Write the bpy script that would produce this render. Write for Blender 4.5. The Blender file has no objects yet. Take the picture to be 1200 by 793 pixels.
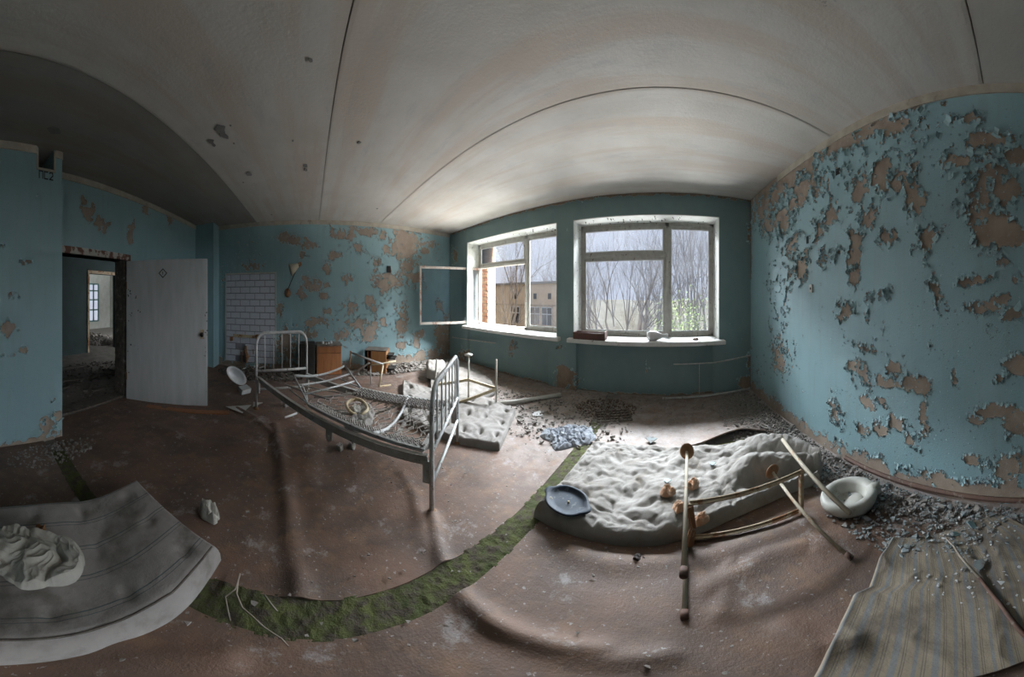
import bpy, math, random
import numpy as np
from mathutils import Vector, Matrix
random.seed(7)
PI = math.pi
sc = bpy.context.scene
COL = sc.collection

# ------------------------------------------------------------------ camera
# stitched wide panorama: 264 degrees across, verticals stay vertical
FX, FY, CX, CY, CZ = 260.2, 380.0, 773.2, 347.2, 1.45
cd = bpy.data.cameras.new('camera')
cam = bpy.data.objects.new('camera', cd); COL.objects.link(cam)
cd.type = 'PANO'
cam.location = (0, 0, CZ); cam.rotation_euler = (PI/2, 0, 0)
for holder in (cd, getattr(cd, 'cycles', None)):
    if holder is None: continue
    try:
        holder.panorama_type = 'EQUIRECTANGULAR'
        holder.longitude_min = -CX/FX; holder.longitude_max = (1200-CX)/FX
        holder.latitude_max = CY/FY; holder.latitude_min = -(793-CY)/FY
    except Exception as e:
        pass
cd.clip_start = .02; cd.clip_end = 500
sc.camera = cam

# ------------------------------------------------------------------ light
w = bpy.data.worlds.new('overcast_sky'); sc.world = w; w.use_nodes = True
nt = w.node_tree; nt.nodes.clear()
wo = nt.nodes.new('ShaderNodeOutputWorld'); bg = nt.nodes.new('ShaderNodeBackground')
tc = nt.nodes.new('ShaderNodeTexCoord'); nz = nt.nodes.new('ShaderNodeTexNoise'); nz.inputs['Scale'].default_value = 2.2; nz.inputs['Detail'].default_value = 3
cr = nt.nodes.new('ShaderNodeValToRGB')
cr.color_ramp.elements[0].position = .3; cr.color_ramp.elements[0].color = (.62, .68, .84, 1)
cr.color_ramp.elements[1].position = .7; cr.color_ramp.elements[1].color = (.80, .83, .92, 1)
nt.links.new(tc.outputs['Generated'], nz.inputs['Vector']); nt.links.new(nz.outputs['Fac'], cr.inputs['Fac'])
nt.links.new(cr.outputs['Color'], bg.inputs['Color']); bg.inputs['Strength'].default_value = .92
nt.links.new(bg.outputs[0], wo.inputs[0])
def sun_lamp(name, direction, energy, angle, color):
    sd = bpy.data.lights.new(name, 'SUN'); sd.energy = energy; sd.angle = angle; sd.color = color
    s = bpy.data.objects.new(name, sd); COL.objects.link(s)
    s.rotation_euler = Vector(direction).to_track_quat('-Z', 'Y').to_euler(); s.location = (0, 12, 9)
    return s
# overcast daylight entering through the windows (very wide, soft)
sun_lamp('daylight', (.10, -1, -.16), 26, math.radians(120), (.95, .98, 1.0))
def area_lamp(name, loc, target, sx, sy, power, color):
    ad = bpy.data.lights.new(name, 'AREA'); ad.shape = 'RECTANGLE'; ad.size = sx; ad.size_y = sy; ad.energy = power; ad.color = color
    a = bpy.data.objects.new(name, ad); COL.objects.link(a); a.location = loc
    a.rotation_euler = (Vector(target)-Vector(loc)).to_track_quat('-Z', 'Y').to_euler(); return a
# unseen fill lamps added outside, above and below the view, facing the windows
area_lamp('upper_fill_light', (-1.8, 9.0, 6.4), (-2.0, 4.0, 1.4), 9.5, 4.6, 17500, (.95, .98, 1.0))
area_lamp('lower_fill_light', (-1.8, 10.0, -1.9), (-2.0, 4.6, 1.9), 9.5, 3.4, 2600, (1.0, .98, .95))
sc.view_settings.view_transform = 'Standard'; sc.view_settings.look = 'None'
sc.view_settings.gamma = 1; sc.view_settings.use_curve_mapping = False
sc.view_settings.exposure = 0.0
try:
    sc.cycles.max_bounces = 8; sc.cycles.diffuse_bounces = 6; sc.cycles.transparent_max_bounces = 24
    sc.cycles.caustics_reflective = False; sc.cycles.caustics_refractive = False
    sc.cycles.sample_clamp_indirect = 6
except Exception: pass

# ------------------------------------------------------------------ measuring helpers (photo point -> place in the room)
def ray(px, py):
    a = (px-CX)/FX; e = (CY-py)/FY
    return math.sin(a), math.cos(a), math.tan(e)
def G(px, py, z=0.0):                 # on the horizontal plane at height z
    sx, sy, t = ray(px, py); d = (z-CZ)/t
    return Vector((sx*d, sy*d, z))
def HZ(py, p):                        # height above p's place
    return CZ + math.tan((CY-py)/FY)*math.hypot(p[0], p[1])
def WY(px, py, y):                    # on a wall y = const
    sx, sy, t = ray(px, py); d = y/sy
    return Vector((sx*d, y, CZ+t*d))
def WX(px, py, x):
    sx, sy, t = ray(px, py); d = x/sx
    return Vector((x, sy*d, CZ+t*d))

# ------------------------------------------------------------------ numpy noise
_rs = np.random.RandomState(3); _T = _rs.rand(256, 256)
def vnoise(x, y):
    xi = np.floor(x).astype(int); yi = np.floor(y).astype(int); fx = x-xi; fy = y-yi
    fx = fx*fx*(3-2*fx); fy = fy*fy*(3-2*fy)
    a = _T[xi % 256, yi % 256]; b = _T[(xi+1) % 256, yi % 256]; c = _T[xi % 256, (yi+1) % 256]; d = _T[(xi+1) % 256, (yi+1) % 256]
    return (a*(1-fx)+b*fx)*(1-fy)+(c*(1-fx)+d*fx)*fy
def fbm(x, y, o=4):
    s = 0; a = .5; n = 0
    for k in range(o):
        s = s+a*vnoise(x+17.3*k, y+9.1*k); n += a; x = x*2.03; y = y*2.03; a *= .5
    return s/n
def ridge(x, y, o=3):
    s = 0; a = .5; n = 0
    for k in range(o):
        s = s+a*(1-np.abs(2*vnoise(x+31.7*k, y+5.3*k)-1)*1.0); n += a; x = x*1.9; y = y*1.9; a *= .5
    return s/n

# ------------------------------------------------------------------ object helpers
ORG = {}
def org(o):
    return ORG.get(o.name, Vector((0, 0, 0))) if o else Vector((0, 0, 0))
class MB:
    def __init__(s): s.v = []; s.f = []
    def add(s, vs, fs):
        n = len(s.v); s.v += [tuple(p) for p in vs]; s.f += [tuple(i+n for i in f) for f in fs]; return s
    def box(s, a, b, bev=0.0):
        x0, y0, z0 = [min(a[i], b[i]) for i in range(3)]; x1, y1, z1 = [max(a[i], b[i]) for i in range(3)]
        if bev <= 0:
            return s.add([(x0,y0,z0),(x1,y0,z0),(x1,y1,z0),(x0,y1,z0),(x0,y0,z1),(x1,y0,z1),(x1,y1,z1),(x0,y1,z1)],
                         [(0,3,2,1),(4,5,6,7),(0,1,5,4),(1,2,6,5),(2,3,7,6),(3,0,4,7)])
        q = bev; vs = []
        for (i, z) in ((1, z0), (0, z0+q), (0, z1-q), (1, z1)):
            e = q if i else 0
            vs += [(x0+e+q*(1-i),y0+e,z),(x1-e-q*(1-i),y0+e,z),(x1-e,y0+e+q*(1-i),z),(x1-e,y1-e-q*(1-i),z),(x1-e-q*(1-i),y1-e,z),(x0+e+q*(1-i),y1-e,z),(x0+e,y1-e-q*(1-i),z),(x0+e,y0+e+q*(1-i),z)]
        fs = [tuple(reversed(range(8))), tuple(range(24, 32))]
        for r in range(3):
            for k in range(8):
                fs.append((r*8+k, r*8+(k+1) % 8, r*8+8+(k+1) % 8, r*8+8+k))
        return s.add(vs, fs)
    def obox(s, c, X, Y, Z):          # oriented box: centre and three half vectors
        c = Vector(c); X = Vector(X); Y = Vector(Y); Z = Vector(Z)
        vs = [c+a*X+b*Y+d*Z for d in (-1, 1) for (a, b) in ((-1,-1),(1,-1),(1,1),(-1,1))]
        return s.add(vs, [(0,3,2,1),(4,5,6,7),(0,1,5,4),(1,2,6,5),(2,3,7,6),(3,0,4,7)])
    def bar(s, a, b, w, h, up=(0,0,1)):   # rectangular bar from a to b
        a = Vector(a); b = Vector(b); d = b-a; n = d.normalized()
        sd = n.cross(Vector(up)).normalized() if abs(n.dot(Vector(up))) < .98 else Vector((1,0,0)); u = sd.cross(n)
        return s.obox((a+b)/2, d/2, sd*w/2, u*h/2)
    def tube(s, pts, r, n=8, caps=True):
        pts = [Vector(p) for p in pts]; m = len(pts)
        rr = r if isinstance(r, (list, tuple)) else [r]*m
        vs = []; fs = []; prev = None
        for i, p in enumerate(pts):
            t = (pts[min(i+1, m-1)]-pts[max(i-1, 0)])
            if t.length < 1e-9: t = Vector((0,0,1))
            t.normalize()
            if prev is None:
                u = t.orthogonal().normalized()
            else:
                u = prev-t*prev.dot(t)
                u = u.normalized() if u.length > 1e-6 else t.orthogonal().normalized()
            prev = u; v = t.cross(u)
            for k in range(n):
                a = 2*PI*k/n; vs.append(p+(u*math.cos(a)+v*math.sin(a))*rr[i])
        for i in range(m-1):
            for k in range(n):
                fs.append((i*n+k, i*n+(k+1) % n, (i+1)*n+(k+1) % n, (i+1)*n+k))
        if caps:
            fs.append(tuple(reversed(range(n)))); fs.append(tuple(range((m-1)*n, m*n)))
        return s.add(vs, fs)
    def lathe(s, prof, c=(0,0,0), n=24, axis=(0,0,1), sx=1, sy=1):
        A = Vector(axis).normalized(); q = Vector((0,0,1)).rotation_difference(A).to_matrix(); c = Vector(c)
        vs = []; fs = []
        for (r, z) in prof:
            for k in range(n):
                a = 2*PI*k/n; vs.append(c+q @ Vector((r*math.cos(a)*sx, r*math.sin(a)*sy, z)))
        for i in range(len(prof)-1):
            for k in range(n):
                fs.append((i*n+k, i*n+(k+1) % n, (i+1)*n+(k+1) % n, (i+1)*n+k))
        return s.add(vs, fs)
    def grid(s, P, closed=False):     # P: array (nu, nv, 3)
        nu, nv = P.shape[:2]; n = len(s.v)
        s.v += [tuple(p) for p in P.reshape(-1, 3).tolist()]
        for i in range(nu-1):
            for j in range(nv-1):
                a = n+i*nv+j; s.f.append((a, a+nv, a+nv+1, a+1))
        return s
    def build(s, name, mat, parent=None, smooth=False, at=None, kind=None):
        me = bpy.data.meshes.new(name)
        V = np.array(s.v, float).reshape(-1, 3)
        if parent is not None: o0 = org(parent)
        elif at is not None: o0 = Vector(at)
        else:
            lo = V.min(0); hi = V.max(0); o0 = Vector(((lo[0]+hi[0])/2, (lo[1]+hi[1])/2, lo[2]))
        V = V-np.array(o0)
        me.from_pydata([tuple(p) for p in V.tolist()], [], s.f); me.update()
        if smooth: me.polygons.foreach_set('use_smooth', [True]*len(me.polygons))
        if mat is not None:
            for mm in (mat if isinstance(mat, (list, tuple)) else [mat]): me.materials.append(mm)
        o = bpy.data.objects.new(name, me); COL.objects.link(o)
        if parent is not None: o.parent = parent; ORG[o.name] = o0
        else: o.location = o0; ORG[o.name] = o0
        if kind: o['kind'] = kind
        return o
def tag(o, label, cat, group=None, kind=None):
    o['label'] = label; o['category'] = cat
    if group: o['group'] = group
    if kind: o['kind'] = kind
    return o
def thing(name, label, cat, loc, group=None):
    o = bpy.data.objects.new(name, None); COL.objects.link(o); o.location = loc; o.empty_display_size = .1
    ORG[o.name] = Vector(loc); return tag(o, label, cat, group)
def struct(o): o['kind'] = 'structure'; return o

# ------------------------------------------------------------------ materials
def newmat(name):
    m = bpy.data.materials.new(name); m.use_nodes = True; t = m.node_tree
    return m, t, t.nodes['Principled BSDF']
def N(t, typ, **kw):
    n = t.nodes.new(typ)
    for k, v in kw.items(): setattr(n, k, v)
    return n
def rgb(c): return (c[0], c[1], c[2], 1)
def noise(t, src, scale, detail=5, rough=.6):
    n = N(t, 'ShaderNodeTexNoise'); n.inputs['Scale'].default_value = scale; n.inputs['Detail'].default_value = detail
    n.inputs['Roughness'].default_value = rough; t.links.new(src, n.inputs['Vector']); return n.outputs['Fac']
def ramp(t, fac, p0, p1, c0=(0,0,0), c1=(1,1,1)):
    r = N(t, 'ShaderNodeValToRGB'); r.color_ramp.elements[0].position = p0; r.color_ramp.elements[1].position = p1
    r.color_ramp.elements[0].color = rgb(c0); r.color_ramp.elements[1].color = rgb(c1); t.links.new(fac, r.inputs['Fac']); return r.outputs['Color']
def mix(t, fac, a, b):
    m = N(t, 'ShaderNodeMix', data_type='RGBA')
    for s, v in ((m.inputs[0], fac), (m.inputs[6], a), (m.inputs[7], b)):
        if isinstance(v, (int, float)): s.default_value = v
        elif isinstance(v, tuple): s.default_value = rgb(v)
        else: t.links.new(v, s)
    return m.outputs[2]
def math_(t, op, a, b=0.0):
    m = N(t, 'ShaderNodeMath', operation=op)
    for s, v in ((m.inputs[0], a), (m.inputs[1], b)):
        if isinstance(v, (int, float)): s.default_value = v
        else: t.links.new(v, s)
    return m.outputs[0]
def bump(t, bsdf, h, strength=.4, dist=.01):
    b = N(t, 'ShaderNodeBump'); b.inputs['Strength'].default_value = strength; b.inputs['Distance'].default_value = dist
    t.links.new(h, b.inputs['Height']); t.links.new(b.outputs[0], bsdf.inputs['Normal'])
def coords(t, scale=(1,1,1), kind='Object'):
    c = N(t, 'ShaderNodeTexCoord'); m = N(t, 'ShaderNodeMapping'); m.inputs['Scale'].default_value = scale
    t.links.new(c.outputs[kind], m.inputs['Vector']); return m.outputs[0]
def pm(name, c1, c2, scale=8, rough=.75, bs=.3, bd=.01, c3=None, s3=30, p=(.35, .65), p3=(.58, .68), stretch=(1,1,1), metal=0.0, fine=60):
    m, t, b = newmat(name); v = coords(t, stretch)
    col = mix(t, ramp(t, noise(t, v, scale), p[0], p[1]), c1, c2)
    if c3: col = mix(t, ramp(t, noise(t, v, s3, 6), p3[0], p3[1]), col, c3)
    t.links.new(col, b.inputs['Base Color']); b.inputs['Roughness'].default_value = rough; b.inputs['Metallic'].default_value = metal
    bump(t, b, noise(t, v, fine, 6, .7), bs, bd); return m

PAINT = (.235, .385, .43)
def wall_mat(name, paint, paint2, plaster, plaster2):
    m, t, b = newmat(name); v = coords(t)
    at = N(t, 'ShaderNodeAttribute', attribute_name='peel')
    f = noise(t, v, 28, 6, .7); f2 = noise(t, v, 90, 4, .7)
    pe = math_(t, 'ADD', at.outputs['Fac'], math_(t, 'MULTIPLY', math_(t, 'SUBTRACT', f, .5), .55))
    mask = ramp(t, pe, .49, .52)
    edge = math_(t, 'SUBTRACT', ramp(t, pe, .44, .49), mask)
    pc = mix(t, ramp(t, noise(t, v, 2.5, 6), .3, .7), paint, paint2)
    gr = ramp(t, noise(t, coords(t, (6, 6, .7)), 2.0, 5), .5, .8)
    pc = mix(t, math_(t, 'MULTIPLY', gr, .35), pc, (.23, .27, .27))
    speck = ramp(t, f2, .64, .68); pc = mix(t, math_(t, 'MULTIPLY', speck, .6), pc, (.10, .10, .09))
    pl = mix(t, ramp(t, noise(t, v, 6, 6), .35, .65), plaster, plaster2)
    pl = mix(t, ramp(t, noise(t, v, 30, 6), .6, .75), pl, (.40, .37, .33))
    edc = mix(t, edge, pc, (.50, .56, .56))
    t.links.new(mix(t, mask, edc, pl), b.inputs['Base Color'])
    b.inputs['Roughness'].default_value = .7
    t.links.new(mix(t, mask, (.5, .5, .5), (.9, .9, .9)), b.inputs['Roughness'])
    h = math_(t, 'ADD', math_(t, 'MULTIPLY', mask, -1.0), math_(t, 'MULTIPLY', f2, .25))
    h = math_(t, 'ADD', h, math_(t, 'MULTIPLY', edge, .8))
    bump(t, b, h, .9, .008); return m
M = {}
M['wall'] = wall_mat('blue_peeling_paint', PAINT, (.275, .425, .465), (.37, .305, .245), (.27, .215, .175))
M['wallg'] = wall_mat('shaded_wall_paint', (.17, .265, .27), (.21, .31, .31), (.34, .26, .19), (.22, .17, .13))  # window wall: its shade is put into a darker paint colour
M['flake'] = pm('flake_paint', (.27, .42, .46), (.33, .47, .50), 12, .6, .2)
M['cornice'] = pm('cornice_limewash', (.48, .44, .37), (.36, .32, .26), 5, .9, .4, .01, (.22, .17, .13), 4, p3=(.62, .7))
M['white'] = pm('old_white_paint', (.62, .63, .60), (.50, .50, .46), 6, .55, .3, .004, (.12, .10, .08), 22, p3=(.66, .70))
M['reveal'] = pm('reveal_plaster', (.66, .68, .65), (.56, .57, .53), 4, .8, .3, .005, (.10, .09, .08), 14, p3=(.69, .72))
M['frame'] = pm('window_frame_paint', (.42, .41, .37), (.33, .31, .28), 9, .6, .3, .004, (.14, .11, .085), 16, p3=(.60, .68))
M['rubber'] = pm('bead', (.72, .74, .74), (.62, .64, .66), 9, .6, .1, .002)
M['door'] = pm('door_paint', (.50, .51, .52), (.42, .43, .43), 3, .5, .3, .003, (.16, .14, .12), 7, p3=(.72, .75), stretch=(3, 3, .6))
M['rust'] = pm('rust', (.30, .15, .07), (.19, .11, .06), 14, .9, .5, .004, (.40, .33, .25), 20)
M['rustpaint'] = pm('rusty_cream_paint', (.46, .38, .27), (.40, .31, .20), 10, .7, .4, .003, (.25, .12, .05), 9, p3=(.52, .60))
M['ywtube'] = pm('yellowed_tube_paint', (.62, .53, .36), (.52, .43, .28), 14, .6, .3, .002, (.25, .12, .05), 12, p3=(.60, .68))
M['gtube'] = pm('grey_tube_paint', (.50, .51, .50), (.38, .39, .38), 14, .55, .3, .002, (.14, .10, .08), 18, p3=(.62, .70))
M['bedpaint'] = pm('bed_grey_paint', (.60, .62, .63), (.47, .49, .50), 10, .45, .3, .002, (.16, .12, .09), 24, p3=(.62, .68))
M['beddark'] = pm('bed_dark_steel', (.48, .485, .465), (.36, .36, .345), 12, .6, .4, .003, (.25, .22, .18), 26, p3=(.58, .68))
M['wire'] = pm('old_wire', (.48, .46, .43), (.32, .30, .28), 16, .6, .2, .002)
M['matt'] = pm('dirty_mattress', (.35, .335, .315), (.26, .245, .225), 5, .95, .6, .006, (.26, .22, .18), 5, p3=(.60, .72), fine=120)
M['matt2'] = pm('grey_mattress', (.29, .275, .26), (.22, .205, .19), 6, .95, .6, .006, (.20, .17, .14), 5, p3=(.60, .72), fine=120)
M['cloth'] = pm('dirty_white_cloth', (.50, .49, .45), (.40, .38, .34), 7, .95, .4, .003, (.20, .17, .14), 9, p3=(.62, .72))
M['clothblue'] = pm('pale_blue_cloth', (.33, .36, .40), (.24, .26, .30), 9, .95, .4, .003)
M['cream'] = pm('ceramic', (.55, .55, .51), (.44, .43, .39), 5, .45, .2, .003, (.30, .26, .21), 12, p3=(.62, .74))
M['ceram'] = pm('white_ceramic', (.72, .73, .74), (.60, .61, .62), 6, .3, .1, .002)
M['tray'] = pm('blue_enamel', (.022, .045, .08), (.016, .034, .06), 7, .6, .2, .002, (.10, .13, .15), 22)
M['wood'] = pm('orange_veneer', (.36, .15, .055), (.27, .105, .04), 6, .5, .2, .002, (.20, .08, .035), 12, stretch=(4, 4, .5))
M['wood2'] = pm('yellow_veneer', (.50, .27, .11), (.42, .21, .085), 6, .5, .2, .002, (.30, .15, .07), 12, stretch=(4, 4, .5))
M['woodtop'] = pm('dusty_top', (.20, .18, .16), (.13, .11, .095), 9, .9, .3, .003)
M['boxwood'] = pm('dark_red_wood', (.12, .05, .035), (.085, .04, .03), 9, .6, .3, .003)
M['dark'] = pm('dark_board', (.03, .028, .025), (.02, .018, .016), 9, .9, .3)
M['black'] = pm('matt_black', (.012, .012, .012), (.02, .018, .018), 9, .9, .3)  # plain matt black for holes, knob and small fittings
M['foam'] = pm('orange_foam', (.58, .33, .20), (.48, .36, .27), 18, 1, 1, .01)
M['moss'] = pm('moss', (.055, .068, .022), (.11, .125, .038), 3.5, 1, 1, .015, (.075, .06, .045), 12, p3=(.46, .60), fine=70)
M['mossl'] = pm('light_moss', (.20, .23, .06), (.27, .29, .11), 7, 1, 1, .012, (.20, .17, .10), 9, p3=(.5, .64), fine=90)
M['lino'] = None
M['concrete'] = pm('concrete', (.26, .24, .22), (.18, .165, .15), 4, .95, .5, .006, (.12, .10, .09), 9)
M['dust'] = pm('dusty_rubble', (.34, .32, .30), (.22, .20, .18), 16, 1, .6, .006, (.13, .11, .10), 20)
M['dustblue'] = pm('dusty_blue_rubble', (.30, .36, .38), (.26, .25, .24), 14, 1, .4, .006, (.16, .14, .12), 20)
M['darkrub'] = pm('dark_rubble', (.15, .13, .11), (.09, .08, .07), 16, 1, .6, .006, (.20, .18, .16), 20)
M['dark_facing'] = pm('dark_bounce_absorber', (.07, .05, .04), (.05, .04, .035), 6, .95, .3)  # kept dark to swallow light bouncing off the outer wall
M['tile'] = pm('glazed_tile', (.60, .63, .70), (.54, .57, .64), 5, .25, .05, .001)
M['grout'] = pm('grout', (.25, .26, .30), (.20, .20, .23), 12, .9, .4)
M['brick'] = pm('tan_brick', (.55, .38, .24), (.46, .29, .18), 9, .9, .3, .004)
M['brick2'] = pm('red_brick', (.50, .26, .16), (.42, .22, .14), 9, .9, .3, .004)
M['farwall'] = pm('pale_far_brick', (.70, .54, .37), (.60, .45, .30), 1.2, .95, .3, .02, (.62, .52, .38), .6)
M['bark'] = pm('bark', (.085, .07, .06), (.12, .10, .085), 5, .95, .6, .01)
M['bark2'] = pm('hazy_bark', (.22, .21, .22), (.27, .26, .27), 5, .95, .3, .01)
M['leafg'] = pm('spring_leaves', (.055, .085, .02), (.085, .11, .03), 7, .9, .2)
M['scrub'] = pm('dry_scrub', (.20, .145, .09), (.14, .11, .075), 4, .95, .3)
M['grass'] = pm('dry_grass', (.13, .105, .065), (.10, .095, .055), .8, 1, .5, .05)
M['rubbrown'] = pm('brown_debris', (.13, .085, .06), (.09, .06, .045), 12, .95, .5)
M['leather'] = pm('dark_rag', (.035, .03, .028), (.06, .05, .045), 18, .8, .4)
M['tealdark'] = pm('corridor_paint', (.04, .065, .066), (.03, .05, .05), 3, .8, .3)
M['stick'] = pm('grey_stick', (.36, .31, .26), (.26, .22, .18), 10, .8, .3)
M['skirt'] = pm('brown_skirting', (.15, .085, .065), (.11, .065, .05), 8, .7, .3, .003, (.30, .26, .22), 14)
M['ink'] = pm('black_ink', (.02, .02, .02), (.03, .03, .03), 8, .8, .05)

def lino_mat():
    m, t, b = newmat('brown_linoleum'); v = coords(t)
    c = mix(t, ramp(t, noise(t, v, 2.2, 6), .35, .65), (.19, .115, .083), (.105, .078, .066))
    c = mix(t, math_(t, 'MULTIPLY', ramp(t, noise(t, v, 4.5, 7, .65), .50, .66), .8), c, (.225, .135, .085))
    sep = N(t, 'ShaderNodeSeparateXYZ'); t.links.new(v, sep.inputs[0])
    at = N(t, 'ShaderNodeAttribute', attribute_name='dust')
    d = ramp(t, math_(t, 'ADD', at.outputs['Fac'], math_(t, 'MULTIPLY', math_(t, 'SUBTRACT', noise(t, v, 5, 8, .7), .5), 1.3)), .35, .95)
    c = mix(t, math_(t, 'MULTIPLY', d, .92), c, (.36, .32, .295))
    c = mix(t, math_(t, 'MULTIPLY', ramp(t, noise(t, v, 38, 5, .6), .645, .68), .6), c, (.45, .45, .45))
    c = mix(t, math_(t, 'MULTIPLY', ramp(t, noise(t, v, 3.3, 9, .75), .57, .64), .55), c, (.36, .35, .35))
    t.links.new(c, b.inputs['Base Color']); b.inputs['Roughness'].default_value = .62
    bump(t, b, math_(t, 'ADD', noise(t, v, 14, 8, .7), math_(t, 'MULTIPLY', noise(t, v, 90, 4, .7), .4)), .45, .015); return m
M['lino'] = lino_mat()
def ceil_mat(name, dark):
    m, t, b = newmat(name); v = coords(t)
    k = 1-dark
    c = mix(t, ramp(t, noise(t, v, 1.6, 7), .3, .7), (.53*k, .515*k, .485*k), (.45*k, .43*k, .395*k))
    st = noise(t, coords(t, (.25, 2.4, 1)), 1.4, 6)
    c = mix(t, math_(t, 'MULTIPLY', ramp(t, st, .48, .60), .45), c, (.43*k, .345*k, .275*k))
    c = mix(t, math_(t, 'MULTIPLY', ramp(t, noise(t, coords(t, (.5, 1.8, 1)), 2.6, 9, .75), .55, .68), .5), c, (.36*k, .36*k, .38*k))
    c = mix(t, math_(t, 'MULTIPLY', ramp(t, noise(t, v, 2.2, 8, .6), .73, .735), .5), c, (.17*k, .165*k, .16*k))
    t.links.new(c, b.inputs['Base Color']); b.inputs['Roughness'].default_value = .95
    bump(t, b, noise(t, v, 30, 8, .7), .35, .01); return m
M['ceil'] = ceil_mat('ceiling_whitewash', 0); M['ceild'] = ceil_mat('ceiling_whitewash_dark', .48)  # darker copy for the first slab, slab backing and corridor
def stripe_mat(name, base, base2, s1, s2, axis, freq, dirt, w=.08):
    # woven ticking: groups of stripes along the mesh's own 'su' coordinate
    m, t, b = newmat(name); v = coords(t)
    at = N(t, 'ShaderNodeAttribute', attribute_name='su')
    f = math_(t, 'MULTIPLY', at.outputs['Fac'], freq); fr = math_(t, 'FRACT', f)
    c = mix(t, ramp(t, noise(t, v, 3, 6), .3, .7), base, base2)
    for (pos, wd, colr) in s1:
        d = math_(t, 'ABSOLUTE', math_(t, 'SUBTRACT', fr, pos)); k = ramp(t, d, wd*.7, wd, (1,1,1), (0,0,0))
        c = mix(t, math_(t, 'MULTIPLY', k, s2), c, colr)
    c = mix(t, math_(t, 'MULTIPLY', ramp(t, noise(t, v, 3.2, 7, .65), .50, .68), .75), c, dirt)
    t.links.new(c, b.inputs['Base Color']); b.inputs['Roughness'].default_value = .95
    bump(t, b, noise(t, v, 70, 6, .7), .4, .006); return m
M['ticking'] = stripe_mat('striped_ticking', (.37, .345, .335), (.28, .26, .25), [(.25,.02,(.09,.13,.14)),(.37,.012,(.09,.13,.14))], .9, 0, 5.0, (.13, .115, .10), .028)
M['tickside'] = pm('ticking_side', (.37, .31, .29), (.30, .26, .245), 5, .95, .3, .004, (.2, .17, .16), 9)
M['blanket'] = stripe_mat('striped_blanket', (.33, .27, .20), (.27, .225, .17), [(.12,.06,(.19,.21,.23)),(.30,.02,(.17,.15,.13)),(.37,.02,(.17,.15,.13)),(.62,.10,(.20,.22,.24)),(.80,.02,(.16,.14,.12)),(.86,.015,(.16,.14,.12))], .75, 0, 7.0, (.12, .10, .085))
def glass_mat(name, haze, tint=(.85, .90, 1.0)):
    m, t, b = newmat(name); t.nodes.remove(b); out = t.nodes['Material Output']
    tr = N(t, 'ShaderNodeBsdfTransparent'); gl = N(t, 'ShaderNodeBsdfGlossy'); gl.inputs['Roughness'].default_value = .05
    tr.inputs['Color'].default_value = (.93, .95, .97, 1)
    tl = N(t, 'ShaderNodeBsdfTranslucent'); tl.inputs['Color'].default_value = rgb(tint)
    fr = N(t, 'ShaderNodeFresnel'); fr.inputs['IOR'].default_value = 1.45
    v = coords(t); f = ramp(t, noise(t, v, 2.5, 7, .6), .35, .75)
    f = math_(t, 'MULTIPLY', math_(t, 'ADD', math_(t, 'MULTIPLY', f, .8), .4), haze)
    m1 = N(t, 'ShaderNodeMixShader'); t.links.new(f, m1.inputs[0]); t.links.new(tr.outputs[0], m1.inputs[1]); t.links.new(tl.outputs[0], m1.inputs[2])
    m2 = N(t, 'ShaderNodeMixShader'); t.links.new(fr.outputs[0], m2.inputs[0]); t.links.new(m1.outputs[0], m2.inputs[1]); t.links.new(gl.outputs[0], m2.inputs[2])
    t.links.new(m2.outputs[0], out.inputs[0]); return m
M['bedlight'] = pm('head_white_paint', (.52, .52, .52), (.42, .42, .41), 10, .45, .3, .002, (.16, .12, .09), 20, p3=(.62, .70))
M['ywwhite'] = pm('white_tube_paint', (.60, .58, .52), (.50, .47, .41), 10, .6, .3, .002, (.28, .15, .07), 14, p3=(.64, .70))
M['glass'] = glass_mat('dusty_glass', .007); M['glassclear'] = glass_mat('open_pane_glass', .06)

# ------------------------------------------------------------------ room shell
GZ0 = -3.2
XR, XB, YW, YD, HC = 1.94, -6.22, 4.48, -3.34, 2.94
YF = 4.95                                     # window frame plane
W1 = (-5.28, -2.24); W2 = (-1.837, 1.231); ZS, ZL = .82, 2.61
DO = (-3.04, -1.50, 1.95)                     # doorway x0, x1, top

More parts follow.
